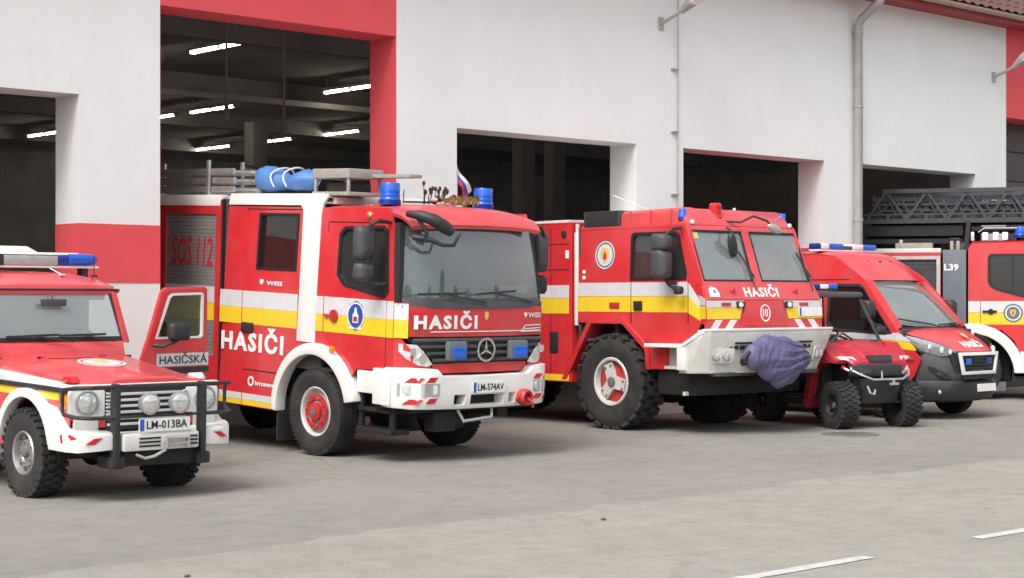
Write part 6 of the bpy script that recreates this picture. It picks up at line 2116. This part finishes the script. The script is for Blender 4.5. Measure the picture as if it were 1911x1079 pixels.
seat(A, .5, 1.75, 1.0)
steering_wheel(A, .48, 1.55, 1.42, .2, 50)
add_wheels(A, .335, .20, .22, 'steel', [(-.84, 1.22, .335, 0), (.84, 1.22, .335, 0), (-.84, 5.05, .335, 0), (.84, 5.05, .335, 0)])
b = B()
b.box(-.7, .7, .5, 5.9, .28, .42)
obj('chassis', b, 'chassis_black', A)
ab = obj('light_bar', B().box(-.78, .78, 2.66, 2.86, 2.605, 2.635), 'white_paint', A, bevel=.008)
for (x0, x1, mm) in ((-.78, -.72, 'blue_dark'), (-.72, -.50, 'lamp_white'), (-.50, -.12, 'blue_lens'), (.14, .42, 'lamp_white'), (.42, .78, 'blue_lens')):
    obj('bar_dome', B().box(x0 + .004, x1 - .004, 2.65, 2.87, 2.637, 2.735), mm, ab, bevel=.025)
obj('bar_centre', B().box(-.115, .135, 2.67, 2.85, 2.637, 2.70), 'grey_plastic', ab, bevel=.01)

# ================================================================== LADDER TRUCK
k_ = 1.009
D = thing('ladder_truck', 'red turntable ladder truck under a grey lattice ladder, at the right edge', 'ladder truck', (28.11 * k_, 16.74 * k_, 0), 30, 0, k_)
LW = 1.1
for s_ in (-1, 1):
    dd_ = lambda d, s_=s_: (lambda u, v, w: (s_ * (LW - .02 * max(0, v - 1.7) + d - (.04 if w else 0)), u, v))
    dt = lambda d, s_=s_: (lambda u, v, w: (s_ * (LW - .02 * max(0, v - 1.7) + d - .006 * w), u, v))
    co = [(.87, 1.22), (.87, 2.68), (.80, 2.78), (-1.05, 2.80), (-1.25, 2.70), (-1.55, 1.75), (-1.60, 1.2), (-1.60, .86), (.0, .86), (.08, 1.05), (.30, 1.24)]
    win = [(.47, 2.02), (.51, 2.1), (.51, 2.52), (.46, 2.57), (-1.08, 2.57), (-1.28, 1.92), (-1.24, 1.82), (-.10, 1.83), (.38, 1.96)]
    obj('cab_side', B().plate(co, dd_(0), [win], grid=.4), 'red_paint', D)
    obj('side_window', B().plate(win, dt(-.015)), 'dark_window', D)
    cu, cv = -.35, 2.2
    obj('window_seal', B().plate([(cu + (p[0] - cu) * 1.03, cv + (p[1] - cv) * 1.06) for p in win], dt(.006), [[(cu + (p[0] - cu) * .97, cv + (p[1] - cv) * .95) for p in win]]), 'seal_rubber', D)
    obj('window_bar', B().plate([(.12, 1.90), (.09, 1.90), (.09, 2.57), (.12, 2.57)], dt(.0)), 'seal_rubber', D)
    for (ya, yb) in ((.868, .665), (.655, -1.55)):
        obj('white_stripe', B().plate([(ya, 1.55), (yb, 1.55), (yb, 1.75), (ya, 1.75)], dt(.004)), 'stripe_white', D)
        obj('yellow_stripe', B().plate([(ya, 1.335), (yb, 1.335), (yb, 1.546), (ya, 1.546)], dt(.004)), 'stripe_yellow', D)
    ln = B()
    ln.plate([(.655, 1.25), (.665, 1.25), (.665, 1.75), (.655, 1.75)], dt(.006))
    obj('door_gap', ln, 'seal_rubber', D, kind='stuff')
    hdl = B()
    hdl.box(s_ * LW, s_ * (LW + .03), .38, .62, 1.55, 1.585)
    hdl.lathe([(.05, 0), (.05, .02), (.02, .025)], (s_ * LW - (.025 if s_ < 0 else 0), .48, 1.565), 'x', 14)
    obj('door_handle', hdl, 'chassis_black', D)
    em = obj('door_emblem', B().plate(disc((.10, 1.54), .165, 32), dt(.008)), 'slate_grey', D)
    o_, i_ = ring((.10, 1.54), .115, .135, 28)
    obj('emblem_ring', B().plate(o_, dt(.010), [i_]), 'ink_white', em)
    obj('emblem_shield', B().plate([(.15, 1.60), (.05, 1.60), (.055, 1.52), (.10, 1.47), (.145, 1.52)], dt(.011)), 'ink_gold', em)
    obj('emblem_flame', B().plate([(.125, 1.52), (.075, 1.52), (.10, 1.59)], dt(.013)), 'ink_red', em)
    # white skirt ahead of the wheel and the arch
    obj('lower_skirt', B().plate([(-.02, .86), (-.10, .42), (-.12, .385), (-1.58, .385), (-1.6, .855)], dt(.004)), 'white_paint', D, bevel=.004)
    obj('skirt_line', B().plate([(-.06, .66), (-1.58, .66), (-1.58, .67), (-.06, .67)], dt(.010)), 'gutter_tan', D)
    ar_o = arc(.80, .45, .90, 178, 8, 24)
    ar_i = arc(.80, .45, .72, 178, 8, 24)
    obj('wheel_arch', B().plate(ar_o + ar_i[::-1], lambda u, v, w, s_=s_: (s_ * (LW + .05 if not w else LW - .12), u, v)), 'white_paint', D, bevel=.02)
    obj('wheel_liner', B().plate(arc(.80, .45, .73, 178, 8, 16) + arc(.80, .45, .70, 178, 8, 16)[::-1], lambda u, v, w, s_=s_: (s_ * (LW - .10 if not w else .6), u, v)), 'chassis_black', D)
    beacon(D, s_ * .88, -.02, 2.90, .105, .18)
    # grey equipment body behind the cab
    obj('grey_panel', B().box(s_ * LW, s_ * (LW - .05), .905, 1.31, .9, 2.67), 'slate_grey', D, bevel=.01)
    bo_ = [(1.345, .62), (1.345, 2.62), (6.6, 2.62), (6.6, .75), (5.4, .75), (5.1, 1.1), (4.0, 1.1), (3.7, .62)]
    ap_ = [(1.42, 1.0), (1.42, 2.50), (3.6, 2.50), (3.6, 1.0)]
    obj('body_side', B().plate(bo_, lambda u, v, w, s_=s_: (s_ * (LW - .05 * w), u, v), [ap_]), 'red_paint', D)
    b = B()
    for i in range(34):
        z = 1.005 + i * .044
        b.box(s_ * (LW - .03), s_ * (LW - .045), 1.42, 3.6, z, z + .036)
    o = obj('roller_shutter', b, 'grey_plastic', D)
    o['kind'] = 'stuff'
    obj('locker_frame', B().plate([(1.355, .95), (1.355, 2.56), (3.66, 2.56), (3.66, .95)], lambda u, v, w, s_=s_: (s_ * (LW + .008 - .015 * w), u, v), [ap_]), 'aluminium', D)
    obj('roof_edge', B().box(s_ * (LW + .01), s_ * .8, 1.345, 6.6, 2.62, 2.70), 'dusty_white', D, bevel=.01)
text(D, 'L39', 'ink_white', sideplane(-1.104), -1.285, 2.30, .25, .115, .004, .03)
b = B()
rings = []
for (y, zc, hw) in ((.86, 2.74, 1.06), (.80, 2.80, 1.06), (-1.0, 2.83, 1.06), (-1.18, 2.78, 1.05), (-1.27, 2.70, 1.04)):
    rings.append([(x * hw, y, zc + .04 * (1 - abs(x) ** 4)) for x in [-1 + 2 * i / 10 for i in range(11)]] + [(hw * .98, y, zc - .06), (-hw * .98, y, zc - .06)])
b.loft(rings)
obj('cab_roof', b, 'red_paint', D, angle=40)
obj('windscreen', B().skin([(-1.60, 1.72, 1.02, .10, 0), (-1.45, 2.2, 1.0, .10, 0), (-1.30, 2.70, .98, .10, 0)], 10, .008), 'windscreen', D)
obj('front_panel', B().skin([(-1.66, .40, 1.05, .12, 0), (-1.70, .9, 1.08, .14, 0), (-1.68, 1.70, 1.07, .14, 0)], 10, .04), 'red_paint', D)
b = B()
b.box(-1.04, 1.04, .83, .87, 1.2, 2.75)
b.box(-1.04, 1.04, -1.5, .85, 1.05, 1.1)
b.box(-1.0, 1.0, .3, .36, 1.1, 2.2)
b.box(-.45, .45, .87, 6.6, .7, 1.0)
b.box(-1.05, 1.05, 1.34, 6.6, 1.0, 1.05)
b.box(-.9, .9, .72, .88, .42, .58)
b.box(-.9, .9, 4.5, 4.66, .42, .58)
b.box(-1.05, 1.05, -1.5, .1, .34, .42)
b.box(-1.05, 1.05, 6.55, 6.6, .7, 2.62)
b.box(-.62, 1.04, .15, 3.6, .30, 1.0)
b.box(-1.02, -.62, 1.42, 3.6, .42, 1.0)
obj('cab_lining', b, 'chassis_black', D)
obj('body_roof', B().box(-1.08, 1.08, .90, 6.6, 2.60, 2.66), 'ladder_grey', D, bevel=.01)
add_wheels(D, .505, .29, .29, 'truck', [(-.95, .80, .505, 0), (.95, .80, .505, 0), (-.95, 4.58, .505, 0), (.95, 4.58, .505, 0)])
# lattice ladder set, several telescoped sections on a turntable
lad = empty('ladder', (0, 0, 0), D)
for i, (hx, z0, z1, ya, yb) in enumerate(((.62, 3.17, 3.80, -1.9, 2.75), (.50, 3.24, 3.66, -2.1, 2.60), (.38, 3.30, 3.56, -2.2, 2.5))):
    for s_ in (-1, 1):
        b = B()
        x = s_ * hx
        b.box(x - .035, x + .035, ya, yb, z0, z0 + .085)
        b.box(x - .035, x + .035, ya, yb - (.35 if i == 0 else 0), z1 - .075, z1)
        b.box(x - .02, x + .02, ya, yb, z0 + .15, z0 + .18)
        y = yb - .05
        n_ = 0
        while y > ya + .3:
            p = (x, y, z0 + .05)
            q = (x, y - .36, z1 - .04)
            r = (x, y - .72, z0 + .05)
            b.beam(p, q, .035, .045)
            b.beam(q, r, .035, .045)
            y -= .72
        yy = yb - .1
        while yy > ya:
            b.box(x - .03, x + .03, yy - .03, yy + .03, z0 + .085, z0 + .15)
            yy -= .34
        obj('rail', b, 'ladder_grey', lad)
    rg = B()
    y = ya + .1
    while y < yb:
        rg.tube([(-hx, y, z0 + .04), (hx, y, z0 + .04)], .018, 6)
        y += .3
    obj('rungs', rg, 'ladder_grey', lad)
b = B()
b.box(-.25, .1, -.35, 2.4, 3.32, 3.46)
b.tube([(.15, -1.8, 3.63), (.15, .5, 3.63)], .03, 8)
b.tube([(-.2, -1.8, 3.60), (-.2, .35, 3.60)], .02, 8)
b.box(-.3, -.18, .22, .42, 3.52, 3.64)
b.box(-.45, -.2, .55, .75, 3.53, 3.58)
obj('hydraulic_line', b, 'aluminium', lad)
b = B()
b.box(-.40, .40, .70, 1.05, 2.84, 3.16)
b.beam((-.75, .92, 2.66), (-.66, .88, 3.19), .08, .10)
b.beam((.75, .92, 2.66), (.66, .88, 3.19), .08, .10)
b.lathe([(.6, 0), (.6, .14), (.4, .16)], (0, 2.0, 2.66), 'z', 20)
b.box(-.8, .8, -.30, .82, 3.02, 3.09)
b.box(-.60, .60, .98, 2.75, 2.94, 3.13)
b.box(-.68, -.62, .98, 2.75, 2.80, 2.88)
obj('ladder_rest', b, 'chassis_black', lad)
ob_ = B()
for s_ in (-1, 1):
    for y in [-1.7 + .24 * i for i in range(18)]:
        ob_.beam((s_ * .56, y, 3.27), (s_ * .56, y + .20, 3.68), .022, .03)
    ob_.box(s_ * .55, s_ * .57, -1.8, 2.6, 3.50, 3.54)
lt_ = obj('inner_lattice', ob_, 'ladder_grey', lad, kind='stuff')
for (xa, ya, za, h_, mm) in ((-.95, .58, 2.87, .11, 'lamp_white'), (-.95, .40, 2.87, .11, 'lamp_white'), (-.95, .24, 2.87, .11, 'lamp_white'), (-.9, .80, 2.86, .13, 'clear_lens'), (-.95, 1.05, 2.67, .16, 'gutter_tan'), (-.95, 1.16, 2.67, .16, 'gutter_tan'), (-.95, 2.05, 2.70, .16, 'zinc')):
    w_ = .05 if mm == 'lamp_white' else .03
    obj('roof_fitting', B().box(xa - .05, xa + .05, ya - w_, ya + w_, za - .03, za + h_), mm, D, bevel=.01)
obj('roof_rail', B().tube([(-.95, -.3, 3.05), (-.95, .60, 3.055), (-.95, .70, 2.98)], .012, 6), 'zinc', D)
obj('side_locker', B().box(-1.0, -.5, 1.5, 2.15, 2.70, 2.80), 'gutter_tan', D, bevel=.01)


# ================================================================== unseen trees added across the road for glass and paint to mirror
tl = B()
r_ = random.Random(21)
for k in range(46):
    cx_ = -26 + k * 1.9 + r_.uniform(-1, 1)
    cy_ = -24 + r_.uniform(-3, 3) - (abs(k - 20) * .12)
    rad = r_.uniform(1.5, 2.7)
    hh_ = r_.uniform(2.2, 6.2) if k % 5 else r_.uniform(6, 8)
    for q in range(4):
        c = (cx_ + r_.uniform(-1.2, 1.2), cy_ + r_.uniform(-1, 1), hh_ * (.25 + .25 * q))
        rr2 = rad * (1 - .16 * q)
        ring_ = []
        for a_ in (-.97, -.7, -.35, 0, .35, .7, .97):
            w_ = math.sqrt(1 - a_ * a_)
            ring_.append([(c[0] + rr2 * w_ * math.cos(t) * (1 + .3 * mnoise.noise(Vector((c[0] + 3 * math.cos(t), c[1] + 3 * math.sin(t), c[2] + 3 * a_)))), c[1] + rr2 * w_ * math.sin(t), max(.0, c[2] + rr2 * a_)) for t in [2 * PI * i / 12 for i in range(12)]])
        tl.loft(ring_)
o = obj('unseen_tree_line', tl, 'foliage', angle=60, kind='stuff')
o['label'] = 'unseen dark green trees added across the road to be mirrored in the glass'
